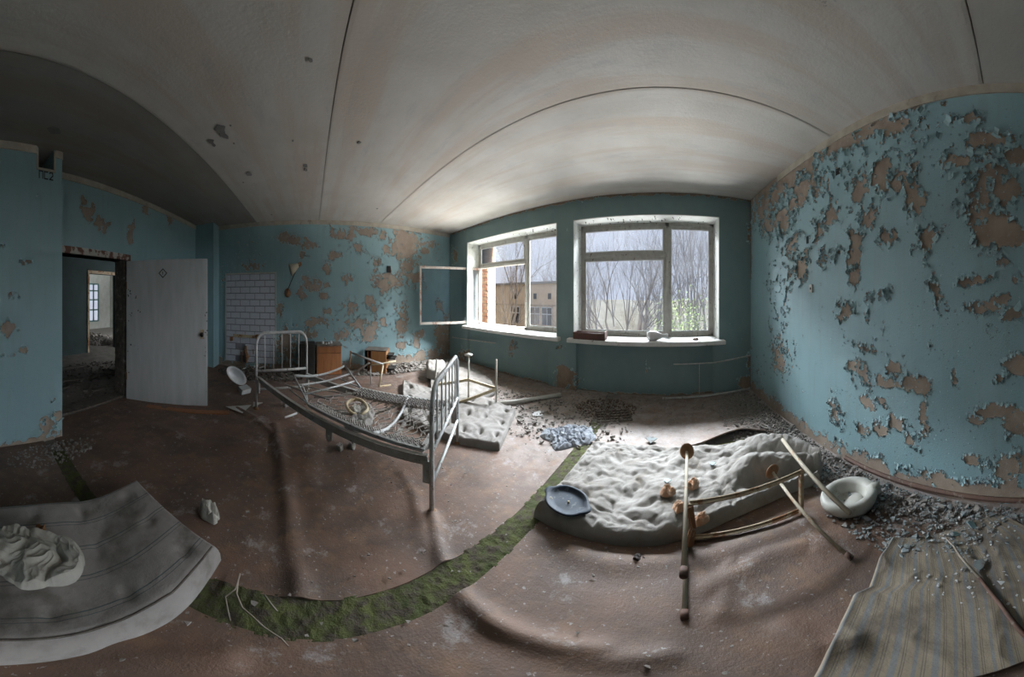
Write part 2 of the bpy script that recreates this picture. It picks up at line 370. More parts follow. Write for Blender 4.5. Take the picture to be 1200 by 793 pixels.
def set_attr(o, name, vals):
    a = o.data.attributes.new(name, 'FLOAT', 'POINT'); a.data.foreach_set('value', np.asarray(vals, dtype=np.float32))
class Skin:
    """wall surface as a grid in (u, z) with a peel mask; u runs along the wall"""
    def __init__(s, us, zs, place, skip=None): s.us = us; s.zs = zs; s.place = place; s.skip = skip
    def mask(s, patches, bands=(), base=0.0, speck=.0, seed=0.0, rot=.0):
        U, Z = np.meshgrid(s.us, s.zs, indexing='ij'); U2 = U+seed
        m = np.zeros_like(U)
        for (u, z, ru, rz, a) in patches:
            wx = (fbm(U2*3, Z*3, 3)-.5)*.12; wz = (fbm(U2*3+40, Z*3, 3)-.5)*.12
            m = np.maximum(m, a*np.exp(-(((U+wx-u)/ru)**2+((Z+wz-z)/rz)**2)*.75))
        for fn in bands: m = np.maximum(m, fn(U, Z))
        n = fbm(U2*7, Z*7, 5)-.5; n2 = fbm(U2*22, Z*22, 4)-.5
        n4 = fbm(U2*45, Z*45, 3)-.5; m = m*.60 + n*1.0*(.35+m) + n2*1.15*(.25+.6*m) + n4*.5*(.15+.7*m) + base
        n3 = fbm(U2*1.2, Z*1.2, 3)
        m = m + speck*(np.clip(n3-.45, 0, 1))*np.clip(n2*3, 0, 1)
        return U, Z, m
    def build(s, name, mat, m):
        us, zs = s.us, s.zs; nu, nz = len(us), len(zs)
        U, Z = np.meshgrid(us, zs, indexing='ij')
        P = s.place(U, Z, m); mb = MB(); V = P.reshape(-1, 3)
        idx = np.arange(nu*nz).reshape(nu, nz)
        a = idx[:-1, :-1]; b = idx[1:, :-1]; c = idx[1:, 1:]; d = idx[:-1, 1:]
        ok = np.ones(a.shape, bool)
        if s.skip is not None:
            uc = (us[:-1]+us[1:])/2; zc = (zs[:-1]+zs[1:])/2; UC, ZC = np.meshgrid(uc, zc, indexing='ij')
            ok = ~s.skip(UC, ZC)
        F = np.stack([a, b, c, d], -1)[ok]
        me = bpy.data.meshes.new(name); me.from_pydata(V.tolist(), [], F.tolist()); me.update(); me.materials.append(mat)
        me.polygons.foreach_set('use_smooth', [True]*len(me.polygons))
        o = bpy.data.objects.new(name, me); COL.objects.link(o); ORG[o.name] = Vector((0, 0, 0))
        set_attr(o, 'peel', (m.reshape(-1)*1.0+.5)); return o
def lin(a, b, step, extra=()):
    n = max(2, int(abs(b-a)/step)+1); v = np.linspace(a, b, n)
    v = np.unique(np.concatenate([v, np.array(list(extra), float)])) if len(extra) else v
    return v
def paint_flakes(parent, skin, U, Z, m, n, size, outward, udir, mat, seed, zlim=None, ulim=None, win=.05):
    """curled chips of paint standing off the wall along the edges of the bare patches"""
    rnd = random.Random(seed)
    gu = np.gradient(m, skin.us, axis=0); gz = np.gradient(m, skin.zs, axis=1)
    sel = np.abs(m) < win
    if zlim: sel &= (Z > zlim[0]) & (Z < zlim[1])
    if ulim: sel &= (U > ulim[0]) & (U < ulim[1])
    ii = np.argwhere(sel); mb = MB(); O = Vector(outward); D = Vector(udir); K = Vector((0, 0, 1))
    if len(ii) == 0: return None
    for _ in range(n):
        i, j = ii[rnd.randrange(len(ii))]; g = Vector((gu[i, j], gz[i, j]))
        if g.length < 1e-6: continue
        g.normalize(); p = skin.place(np.array([U[i, j]]), np.array([Z[i, j]]), np.array([-1.0]))[0]
        a = rnd.uniform(-.7, .7); ca, sa = math.cos(a), math.sin(a); gx, gz_ = g.x*ca-g.y*sa, g.x*sa+g.y*ca
        T = D*gx+K*gz_; S = D*(-gz_)+K*gx
        L = rnd.uniform(.35, 1)*size; wd = L*rnd.uniform(.5, 1.3); curl = rnd.uniform(.5, 1.9)
        P0 = Vector(p)-T*L*.45; vs = []
        for r in range(4):
            q = r/3; th = curl*q; R = L/max(curl, .3)
            pos = P0+T*(R*math.sin(th))+O*(R*(1-math.cos(th))+.002)
            ww = wd*(1-.55*q*rnd.uniform(.5, 1.2))
            vs += [pos-S*ww/2*rnd.uniform(.7, 1.1), pos+S*ww/2*rnd.uniform(.7, 1.1)]
        mb.add(vs, [(0,1,3,2), (2,3,5,4), (4,5,7,6)])
    return mb.build('paint_flakes', mat, parent, kind='stuff')

# right wall (x = XR), u = y
def right_patches():
    L = [(900,240,16,16,1),(925,212,22,13,1),(905,262,10,10,.9),(948,188,26,10,1),(938,228,16,12,1),(985,165,30,9,1.1),(1012,152,26,8,1.1),(1050,146,18,9,1),
         (1036,200,8,20,1),(1005,220,9,14,1),(1055,208,12,8,1),(920,255,8,14,.9),(1150,162,26,9,1.1),(1108,190,12,7,1),(1132,186,30,7,1.1),(1190,186,18,10,1.1),(1160,205,20,14,1),(1150,242,16,18,1.2),(1178,228,18,12,1.1),(1160,268,20,18,1.2),(1190,280,18,9,1.1),
         (1015,260,10,13,.9),(1040,278,9,8,1),(1000,290,8,13,.9),(1085,282,13,11,.9),(1078,243,9,9,.9),(1140,330,12,5,1),(1165,326,8,6,.9),(1000,322,7,9,.8),(1093,335,5,9,.8),(1130,140,14,6,.8),(1070,215,8,30,.55),
         (912,416,7,15,.95),(1012,412,11,7,1.1),(1006,436,11,9,1.15),(1018,470,9,6,1),(1046,432,7,8,1),(1071,448,12,10,1.1),(1040,450,10,5,1),(1038,470,6,6,.9),(1052,498,9,7,1),(1083,485,4,18,.85),(1120,440,5,14,.8),
         (1170,440,6,6,.8),(1165,480,18,9,1),(1190,497,12,13,1.15),(1190,428,12,9,1),(1140,492,8,4,1),(1182,545,18,14,1.2),(1160,545,9,10,1),(1140,535,11,5,1),(1150,578,12,5,1),(1150,362,20,7,.95),(1185,370,12,6,1),(1170,352,10,6,.9),
         (930,290,8,12,.8),(940,310,8,14,.75),(1030,500,10,8,.8),(1065,520,5,9,.9),(1100,560,14,6,.8),(1010,500,9,8,.8),(980,480,9,12,.7),(1190,330,9,9,.9),(1175,310,9,7,.8),(966,300,14,10,.6),(990,365,16,10,.6),(1030,340,16,8,.6),(975,250,9,9,.7),(960,270,8,12,.7)]
    out = []
    for (px, py, rx, ry, a) in L:
        p = WX(px, py, XR); q = WX(px+rx, py, XR); r = WX(px, py-ry, XR); s2 = WX(px-rx, py, XR)
        out.append((p.y, p.z, max(.02, abs(s2.y-q.y)/2), max(.02, abs(r.z-p.z)), a))
    return out
us = np.unique(np.concatenate([lin(YD, -.35, .08), lin(-.35, YW, .010)])); zs = lin(0, HC, .010)
def place_R(U, Z, m): return np.stack([np.full_like(U, XR)+np.where(m > 0, .006, 0)+(fbm(U*2, Z*2, 3)-.5)*.01, U, Z], -1)
skR = Skin(us, zs, place_R)
def bandR(U, Z):
    low = np.clip(1.25-(Z/(.10+.16*fbm(U*1.3+4, Z*0+2, 3))), 0, 1.3)
    top = np.clip(1-(HC-.06-Z)/.10, 0, 1)*.9*(U > .8)
    cor = np.clip(1-(YW-U)/.12, 0, 1)*.8*(Z > 1.7)
    return np.maximum(np.maximum(low, top), cor)
U, Z, m = skR.mask(right_patches(), [bandR], -.235, 1.2, 11.0)
wall_right = struct(skR.build('wall_right', M['wall'], m))
mb = MB(); mb.box((XR+.012, YD-.3, -.1), (XR+.3, YW+.5, HC+.2)); mb.build('masonry', M['concrete'], wall_right)
paint_flakes(wall_right, skR, U, Z, m, 9000, .034, (-1, 0, 0), (0, 1, 0), M['flake'], 1, (.15, 2.86), (-.3, 4.4))
paint_flakes(wall_right, skR, U, Z, m, 600, .075, (-1, 0, 0), (0, 1, 0), M['flake'], 2, (1.3, 2.86), (-.3, 3.6))

rr_ = random.Random(44); mb = MB()
for _ in range(2600):        # tiny lifted specks of paint in loose swarms
    y = rr_.uniform(-.25, 4.4); z = rr_.uniform(.2, 2.8)
    if float(fbm(np.array([y*1.7+3]), np.array([z*1.7]), 3)[0]) < .50: continue
    a = rr_.uniform(0, 2*PI); q = rr_.uniform(.004, .014); c = Vector((XR-.002, y, z)); u = Vector((0, math.cos(a), math.sin(a)))*q; v = Vector((-.5, -math.sin(a), math.cos(a)))*q*.8
    mb.add([c-u*.5, c+u*.5, c+u*.3+v, c-u*.4+v], [(0, 1, 2, 3)])
mb.build('paint_specks', M['flake'], wall_right, kind='stuff')
# back-left wall with the tiles (x = XB), u = y
def back_patches():
    L = [(335,277,9,6,1),(345,282,14,4,1.1),(360,286,10,4,1.1),(402,273,14,6,1.15),(432,272,14,4,1),(448,277,6,6,1),(475,286,14,13,1.25),(455,293,6,4,1),(506,284,6,4,1),(498,294,6,5,1),(393,301,8,5,1),(383,314,5,6,1.05),
         (478,312,7,8,1),(486,325,8,5,1),(407,327,7,5,1),(366,333,11,8,1.1),(352,346,8,4,.9),(381,347,5,5,1.05),(384,333,5,3,1),(451,335,5,7,1),(433,352,6,7,1),(438,362,4,4,.9),(470,362,5,4,.9),(377,376,7,4,1.1),(366,377,6,4,1.1),
         (420,379,10,4,1),(433,388,7,8,1.15),(471,376,6,15,1.1),(448,378,4,3,1),(385,365,5,3,1),(473,404,7,4,1),(487,402,3,7,1),(365,391,6,5,1),(328,362,5,6,1),(336,402,9,16,1.1),(521,396,9,20,1.15),(490,392,6,5,.8),(420,290,10,8,.6),(440,310,9,9,.6),
         (410,360,8,8,.6),(400,395,10,6,.6),(356,300,6,5,.6),(300,312,14,5,.6),(515,360,6,8,.6),(500,415,14,6,1),(455,330,20,12,.55)]
    out = []
    for (px, py, rx, ry, a) in L:
        p = WX(px, py, XB); q = WX(px+rx, py, XB); s2 = WX(px-rx, py, XB); r = WX(px, py-ry, XB)
        out.append((p.y, p.z, max(.03, abs(s2.y-q.y)/2), max(.03, abs(r.z-p.z)), a))
    return out
us = lin(YD, YW, .022); zs = lin(0, HC, .022)
def place_B(U, Z, m): return np.stack([np.full_like(U, XB)-np.where(m > 0, .006, 0)+(fbm(U*2, Z*2, 3)-.5)*.01, U, Z], -1)
skB = Skin(us[::-1].copy(), zs, place_B)
def bandB(U, Z): return np.clip(1.2-(Z/(.10+.20*fbm(U*1.1+9, Z*0+2, 3))), 0, 1.2)
U, Z, m = skB.mask(back_patches(), [bandB], -.265, 1.3, 31.0)
wall_left = struct(skB.build('wall_left', M['wall'], m))
mb = MB(); mb.box((XB-.3, YD-.3, -.1), (XB-.012, YW+.5, HC+.2)); mb.build('masonry', M['concrete'], wall_left)
paint_flakes(wall_left, skB, U, Z, m, 2400, .05, (1, 0, 0), (0, 1, 0), M['flake'], 3, (.15, 2.86), (-2.6, 4.4))

# window wall (y = YW), u = x
NICH = [(-5.26, -2.45), (-1.775, 1.121)]
us = lin(XB, XR, .03, [W1[0], W1[1], W2[0], W2[1], NICH[0][0], NICH[0][0]+.004, NICH[0][1], NICH[0][1]-.004, NICH[1][0], NICH[1][0]+.004, NICH[1][1], NICH[1][1]-.004]); zs = lin(0, HC, .03, [ZS-.06, ZS, ZL])
def place_W(U, Z, m):
    nic = ((Z < ZS-.055) & (((U > NICH[0][0]) & (U < NICH[0][1])) | ((U > NICH[1][0]) & (U < NICH[1][1]))))
    return np.stack([U, np.full_like(U, YW)+nic*.09+np.where(m > 0, .006, 0)+(fbm(U*2, Z*2, 3)-.5)*.008, Z], -1)
skW = Skin(us, zs, place_W, lambda u, z: ((z > ZS) & (z < ZL) & (((u > W1[0]) & (u < W1[1])) | ((u > W2[0]) & (u < W2[1])))))
Lw = [(660,447,13,13,1.3),(660,435,10,8,1),(598,408,4,10,.9),(872,447,8,8,1.1),(880,430,4,20,.9),(880,270,4,12,1),(533,300,3,12,.8),(758,438,8,8,.5),(655,405,5,3,.8),(545,415,8,8,.7)]
pts = []
for (px, py, rx, ry, a) in Lw:
    p = WY(px, py, YW); q = WY(px+rx, py, YW); s2 = WY(px-rx, py, YW); r = WY(px, py-ry, YW); pts.append((p.x, p.z, abs(s2.x-q.x)/2, abs(r.z-p.z), a))
U, Z, m = skW.mask(pts, [lambda U, Z: np.clip(.95-(Z/.06), 0, 1), lambda U, Z: np.clip(1-(HC-Z)/.07, 0, 1)*.9], -.30, .25, 51.0)
wall_window = struct(skW.build('wall_window', M['wallg'], m))
paint_flakes(wall_window, skW, U, Z, m, 260, .05, (0, -1, 0), (1, 0, 0), M['flake'], 4, (.1, 2.9))
mb = MB()
y0, y1 = YW+.11, 5.05
mb.box((XB-.3, y0, -.1), (XR+.3, y1, ZS-.03)); mb.box((XB-.3, y0-.1, ZL), (XR+.3, y1, HC+.2))
for (a, b) in ((XB-.3, W1[0]), (W1[1], W2[0]), (W2[1], XR+.3)): mb.box((a, YW+.012, ZS-.03), (b, y1, ZL))
mb.build('masonry', M['concrete'], wall_window)
mb = MB(); y0, y1 = 5.051, 5.10
mb.box((XB-3, y0, GZ0), (XR+3, y1, ZS-.03)); mb.box((XB-3, y0, ZL), (XR+3, y1, HC+1.5))
for (a, b) in ((XB-3, W1[0]), (W1[1], W2[0]), (W2[1], XR+3)): mb.box((a, y0, ZS-.03), (b, y1, ZL))
mb.build('unseen_dark_facing', M['dark_facing'], wall_window)  # unseen facing, added so little light bounces onto the trees

# door wall (y = YD) and the projecting pier with the vent
us = lin(XB, XR, .05, [DO[0], DO[1]]); zs = lin(0, HC, .04, [DO[2]])
def place_D(U, Z, m): return np.stack([U, np.full_like(U, YD)-np.where(m > 0, .005, 0), Z], -1)
skD = Skin(us[::-1].copy(), zs, place_D, lambda u, z: (u > DO[0]) & (u < DO[1]) & (z < DO[2]))
Ld = [(103,245,8,10,.8),(118,262,8,10,.75),(152,270,4,13,1),(172,246,4,5,.9),(200,260,4,8,.6)]
pts = []
for (px, py, rx, ry, a) in Ld:
    p = WY(px, py, YD); q = WY(px+rx, py, YD); s2 = WY(px-rx, py, YD); r = WY(px, py-ry, YD); pts.append((p.x, p.z, abs(s2.x-q.x)/2, abs(r.z-p.z), a))
U, Z, m = skD.mask(pts, [], -.28, .3, 71.0)
wall_door = struct(skD.build('wall_door', M['wall'], m))
mb = MB(); y0, y1 = YD-.012, YD-.30
mb.box((XB-.3, y0, -.1), (DO[0], y1, HC+.2)); mb.box((DO[1], y0, -.1), (XR+.3, y1, HC+.2)); mb.box((DO[0], y0, DO[2]), (DO[1], y1, HC+.2)); mb.build('masonry', M['concrete'], wall_door)

YP = -2.82; XP = -1.363                      # front and side of the pier
VX0, VX1, VZ0 = WY(63.5, 190, YP).x, WY(44.5, 190, YP).x, WY(50, 198, YP).z
us = lin(XP, .5, .022, [VX0, VX1]); zs = lin(0, HC, .022, [VZ0])
def place_P(U, Z, m): return np.stack([U, np.full_like(U, YP)-np.where(m > 0, .005, 0), Z], -1)
skP = Skin(us[::-1].copy(), zs, place_P, lambda u, z: (u > VX0) & (u < VX1) & (z > VZ0))
Lp = [(10,385,9,8,.75),(18,410,10,6,.7),(30,306,8,3,.8),(18,345,6,8,.6),(5,290,6,6,.6),(68,488,5,5,1),(55,500,8,7,1.1),(62,470,3,4,.8)]
pts = []
for (px, py, rx, ry, a) in Lp:
    p = WY(px, py, YP); q = WY(px+rx, py, YP); s2 = WY(px-rx, py, YP); r = WY(px, py-ry, YP); pts.append((p.x, p.z, abs(s2.x-q.x)/2, abs(r.z-p.z), a))
U, Z, m = skP.mask(pts, [lambda U, Z: np.clip(1.1-(Z/(.05+.16*fbm(U*1.5+3, Z*0+1, 3))), 0, 1.2)], -.29, .35, 91.0)
wall_pier = struct(skP.build('wall_pier', M['wall'], m))
paint_flakes(wall_pier, skP, U, Z, m, 200, .05, (0, 1, 0), (1, 0, 0), M['flake'], 5, (.1, 2.9))
mb = MB(); mb.box((XP+.01, YP-.012, -.05), (VX0, YD, HC)); mb.box((VX1, YP-.012, -.05), (.5, YD, HC)); mb.box((VX0, YP-.012, -.05), (VX1, YD, VZ0)); mb.box((XP, YP-.001, 0), (XP+.009, YD, HC))
mb.build('masonry', M['flake'], wall_pier)
vent = thing('vent_opening', 'dark square vent hole at the top of the pale blue pier, above the black letters', 'vent', ((VX0+VX1)/2, YP, VZ0))
mb = MB(); mb.box((VX0, YD+.05, VZ0), (VX1, YD+.06, HC)); mb.build('duct_back', M['black'], vent)
mb = MB()
mb.box((VX0-.02, YP-.02, VZ0-.015), (VX1+.02, YP+.012, VZ0+.008)); mb.box((VX0-.02, YP-.02, VZ0), (VX0+.006, YP+.012, HC-.02)); mb.box((VX1-.006, YP-.02, VZ0), (VX1+.02, YP+.012, HC-.02)); mb.build('vent_rim', M['cornice'], vent)
# stencilled letters under the vent
def letter(strokes, cx, cz, wd, ht, mb, y, flip=-1):
    for (a, b) in strokes:
        p = Vector((cx+flip*(a[0]-.5)*wd, y, cz+(a[1]-.5)*ht)); q = Vector((cx+flip*(b[0]-.5)*wd, y, cz+(b[1]-.5)*ht))
        mb.bar(p, q, .003, .016, (0, 0, 1) if abs(p.z-q.z) < .01 else (1, 0, 0))
lt = MB(); zl = WY(54, 205.5, YP).z; hh = .075
for ch, px in (('P', 48), ('C', 54), ('2', 60)):
    c = WY(px, 205, YP).x
    S = {'P': [((0,0),(0,1)),((0,1),(1,1)),((1,1),(1,0))], 'C': [((0,0),(0,1)),((0,1),(1,1)),((0,0),(1,0))], '2': [((0,.85),(.1,1)),((.1,1),(.9,1)),((.9,1),(1,.6)),((1,.6),(0,0)),((0,0),(1,0))]}[ch]
    for (a, b) in S:
        p = Vector((c-(a[0]-.5)*.05, YP+.003, zl+(a[1]-.5)*hh)); q = Vector((c-(b[0]-.5)*.05, YP+.003, zl+(b[1]-.5)*hh))
        d = (q-p).normalized(); n = Vector((d.z, 0, -d.x)); lt.obox((p+q)/2, (q-p)/2+d*.004, n*.006, (0, .0015, 0))
tag(lt.build('stencilled_letters', M['ink']), 'black stencilled letters painted below the vent hole on the left pier', 'lettering')

# corner pilaster between door wall and tiled wall
mb = MB()
CPX = -5.83; cy1 = -2.74
mb.box((XB, YD, 0), (CPX, cy1, HC))
cp = struct(mb.build('wall_corner_pier', M['wall'], None, at=(0, 0, 0))); set_attr(cp, 'peel', [.25]*len(cp.data.vertices))

# cornices
def cornice(name, a, b, inward):
    mb = MB(); t = .014; A = Vector(a); B = Vector(b); I = Vector(inward)*t; z0, z1 = HC-.085, HC
    P = [A, B, B+I, A+I]
    mb.add([(p.x, p.y, z0) for p in P]+[(p.x, p.y, z1) for p in P], [(0,3,2,1),(4,5,6,7),(0,1,5,4),(1,2,6,5),(2,3,7,6),(3,0,4,7)])
    return struct(mb.build(name, M['cornice'], None, at=(0, 0, 0)))
cornice('trim_1', (XR, YD, 0), (XR, 3.3, 0), (-1, 0, 0)); cornice('trim_2', (XB, cy1, 0), (XB, YW, 0), (1, 0, 0)); cornice('trim_3', (CPX, YD, 0), (XP, YD, 0), (0, 1, 0))
cornice('trim_4', (XP, YP, 0), (VX0-.02, YP, 0), (0, 1, 0)); cornice('trim_5', (VX1+.02, YP, 0), (.5, YP, 0), (0, 1, 0)); cornice('trim_6', (XP, YD, 0), (XP, YP, 0), (-1, 0, 0))
# brown skirting on the right wall
mb = MB(); mb.tube([(XR-.012, y, .05+.012*math.sin(y*3)) for y in np.linspace(-.6, 1.75, 14)], .022, 6); struct(mb.build('baseboard_right', M['skirt'], None, at=(0, 0, 0)))

# ceiling: hollow-core slabs with narrow joints
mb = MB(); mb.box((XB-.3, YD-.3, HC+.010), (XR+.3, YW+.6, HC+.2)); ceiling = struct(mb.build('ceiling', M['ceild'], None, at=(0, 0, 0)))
ys = [YD, -1.55, .22, 1.98, 3.75, YW+.02]
for i in range(5):
    y0, y1 = ys[i]+.004, ys[i+1]-.004
    X = np.linspace(XB, XR, 60); Y = np.concatenate([[y0, y0+.004], np.linspace(y0+.03, y1-.03, 16), [y1-.004, y1]])
    XX, YY = np.meshgrid(X, Y, indexing='ij')
    ZZ = HC+(fbm(XX*.7, YY*.7, 3)-.5)*.012
    if i in (1, 2, 3): ZZ = ZZ-.006*np.exp(-((YY-y0-.02)/.02)**2)
    P = np.stack([XX, YY, ZZ], -1)[:, ::-1]
    mb = MB(); mb.grid(P); mb.box((XB, y0, HC+.006), (XR, y1, HC+.0099))
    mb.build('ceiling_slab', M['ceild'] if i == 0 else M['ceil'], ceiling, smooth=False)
# grey scars where whitewash fell off the slabs
mb = MB()
def scar(px, py, r, n=9):
    sx, sy, t = ray(px, py); d = (HC-CZ)/t; c = Vector((sx*d, sy*d, HC-.011)); vs = []
    for k in range(n):
        a = 2*PI*k/n; q = r*random.uniform(.55, 1.15); vs.append(c+Vector((math.cos(a)*q*1.2, math.sin(a)*q*.8, 0)))
    mb.add(vs+[v+Vector((0, 0, .004)) for v in vs], [tuple(range(n)), tuple(reversed(range(n, 2*n)))]+[(k, n+k, n+(k+1) % n, (k+1) % n) for k in range(n)])
for q in [(258,150,.10),(263,158,.07),(247,165,.06),(250,169,.04),(292,203,.07),(285,213,.02),(358,193,.05),(358,198,.04),(343,164,.02),(421,166,.035),(364,70,.02),(274,167,.02),(270,146,.015),(318,251,.03),(64,152,.12),(442,244,.03)]: scar(*q)
mb.build('bare_scar', pm('bare_slab', (.16, .155, .15), (.20, .195, .19), 9, .95, .3), ceiling)

# ------------------------------------------------------------------ floor
mb = MB(); mb.box((XB-.3, YD-4.5, -.15), (XR+.3, YW+.6, -.001)); floor = struct(mb.build('floor', M['concrete'], None, at=(0, 0, 0)))
LE = [G(*p) for p in [(76,529),(107,577.5),(170,638),(239,677),(290,693),(352,704),(400,705),(473,686.5),(510,668),(550,645),(583,622),(620,587.5),(645,560),(666,535),(681.7,516),(693,494.8)]]
RE = [G(*p) for p in [(59,529.5),(87,579),(150,655),(210,706),(270,733),(338,749),(407,749),(492,725),(547,692),(580,664),(600,645),(641,599),(665,560),(680,540),(693,519),(703.8,498.6)]]
ly = np.array([p.y for p in LE]); lx = np.array([p.x for p in LE]); ry = np.array([p.y for p in RE]); rx = np.array([p.x for p in RE])
def left_edge(y): return np.interp(y, ly, lx)
def right_edge(y): return np.interp(y, ry, rx)
GE = [G(*p) for p in [(690,520),(700,522),(740,528),(780,528),(800,528),(830,523),(870,511),(905,510)]]
gy = np.array([p.y for p in GE]); gx = np.array([p.x for p in GE])
def gap_y(x): return np.interp(x, gx, gy)
print('GAP', [(round(p.x,2), round(p.y,2)) for p in GE])
RID = [  # ripples in the linoleum: photo polyline, width, height
    ([(322,500),(330,540),(338,600),(346,660),(352,698)], .07, .045), ([(278,480),(300,492),(320,510)], .06, .03), ([(506,604),(512,640),(520,664)], .05, .035), ([(470,555),(485,580),(500,640)], .06, .02),
    ([(540,700),(580,735),(650,760),(700,765)], .06, .045), ([(600,745),(700,775),(780,770)], .05, .03), ([(640,640),(720,662),(800,655),(870,640),(960,605)], .09, .025), ([(830,690),(900,650),(940,640)], .07, .02),
    ([(860,640),(850,690),(845,720)], .05, .015), ([(920,740),(960,760),(1000,755)], .06, .03), ([(960,640),(1010,620),(1060,622)], .08, .02), ([(180,500),(230,520),(300,525)], .09, .02), ([(100,740),(180,770),(260,775)], .06, .03), ([(560,560),(600,540),(640,500)], .10, .012)]
def ripple(X, Y):
    h = np.zeros_like(X)
    for pts, wd, ht in RID:
        P = [G(*p) for p in pts]; best = np.full(X.shape, 9.0)
        for a, b in zip(P[:-1], P[1:]):
            d = b-a; L2 = d.x**2+d.y**2; t = np.clip(((X-a.x)*d.x+(Y-a.y)*d.y)/L2, 0, 1)
            best = np.minimum(best, np.hypot(X-a.x-d.x*t, Y-a.y-d.y*t))
        h = np.maximum(h, .85*ht*np.exp(-(best/(wd*(.8+.5*fbm(X*2+3, Y*2, 2))))**2)*(.55+.9*fbm(X*3, Y*3+8, 2)))
    return h+(fbm(X*1.6+5, Y*1.6, 3)-.45)*.03*np.clip(1, 0, 1)
def sheet(name, xf, ylist, n, flip=False, lift=None):
    """xf(y) -> (x0, x1); columns run between them"""
    T = np.linspace(0, 1, n); Y = np.array(ylist); X = np.zeros((n, len(Y)))
    for j, y in enumerate(Y):
        a, b = xf(y); X[:, j] = a+(b-a)*T
    YY = np.repeat(Y[None], n, 0)
    return X, YY
def finish_sheet(name, X, YY, up=None):
    Zr = .012+np.clip(ripple(X, YY), 0, 1)
    if up is not None: Zr = Zr+up(X, YY)
    P = np.stack([X, YY, Zr], -1)
    mb = MB(); mb.grid(P)
    # turned-down edges with thickness
    for row in (P[0], P[-1], P[:, 0], P[:, -1]):
        lo = row.copy(); lo[:, 2] = np.maximum(row[:, 2]-.014, .0005); mb.grid(np.stack([row, lo]))
    o = mb.build(name, M['lino'], floor, smooth=True)
    V = np.array(mb.v); x, y = V[:, 0], V[:, 1]
    dust = .10+.62*np.clip((y-.9)/2.2, 0, 1)*np.clip(1-np.abs(x+1.5)/7, 0, 1)+.30*np.clip((x-.6)/1.2, 0, 1)+.25*np.clip((-x-3.5)/2, 0, 1)*np.clip((y+1)/2, 0, 1)+.5*np.exp(-((x-XR)/.35)**2)
    set_attr(o, 'dust', dust); return o
ysA = np.linspace(YD+.02, YW+.08, 330)
X, Y = sheet('', lambda y: (XB+.01, float(left_edge(y))), ysA, 230); finish_sheet('linoleum_sheet', X, Y)
yr = np.linspace(0, 1, 260)
n = 130; T = np.linspace(0, 1, n); X = np.zeros((n, 260)); Y = np.zeros((n, 260))
for i, t in enumerate(T):
    for j, s in enumerate(yr):
        # right sheet from y=YD to just below the cross joint
        x_guess = -.84+(XR-.01+.84)*t; ytop = float(gap_y(x_guess))-(.10+.12*max(0, min(1, (x_guess-.3)/.6)))
        y = YD+.02+(ytop-YD-.02)*s; x0 = float(right_edge(y)); X[i, j] = x0+(XR-.005-x0)*t; Y[i, j] = y
finish_sheet('linoleum_sheet', X, Y)
for i, t in enumerate(T):
    for j, s in enumerate(yr):
        x_guess = -.84+(XR-.01+.84)*t; y0 = float(gap_y(x_guess)); y = y0+(YW+.08-y0)*s; x0 = float(right_edge(y)) if y < 3.2 else -.8; X[i, j] = x0+(XR-.005-x0)*t; Y[i, j] = y
def curlup(X, Y):
    d = Y-gap_y(X); return .07*np.exp(-np.clip(d, 0, 9)/.10)*np.exp(-((X-1.0)/.5)**2)+.02*np.exp(-np.clip(d, 0, 9)/.08)
finish_sheet('linoleum_sheet', X, Y, curlup)
# moss growing in the joints
def moss(name, far, near, mat, lab, nu=160, nv=16, h=.02):
    F = np.array([list(p) for p in far]); Nn = np.array([list(p) for p in near])
    u = np.linspace(0, 1, nu); fi = np.linspace(0, 1, len(F))
    A = np.stack([np.interp(u, fi, F[:, k]) for k in range(3)], -1); B = np.stack([np.interp(u, fi, Nn[:, k]) for k in range(3)], -1)
    v = np.linspace(-.06, 1.06, nv)[None, :, None]; P = A[:, None]*(1-v)+B[:, None]*v
    P[..., 2] = .002+h*fbm(P[..., 0]*30, P[..., 1]*30, 4)
    mb = MB(); mb.grid(P); o = mb.build(name, mat, None, smooth=True); tag(o, lab, 'moss', kind='stuff'); return o
moss('moss_strip', LE, RE, M['moss'], 'long curved band of green moss in the gap between the brown floor sheets', 500, 20, .022)
moss('moss_patch', [G(*p) for p in [(820,527),(850,520),(880,514),(905,511)]], [G(*p) for p in [(815,537),(850,533),(880,528),(912,520)]], M['mossl'], 'light green moss in the gap behind the folded mattress', 60, 10, .016)

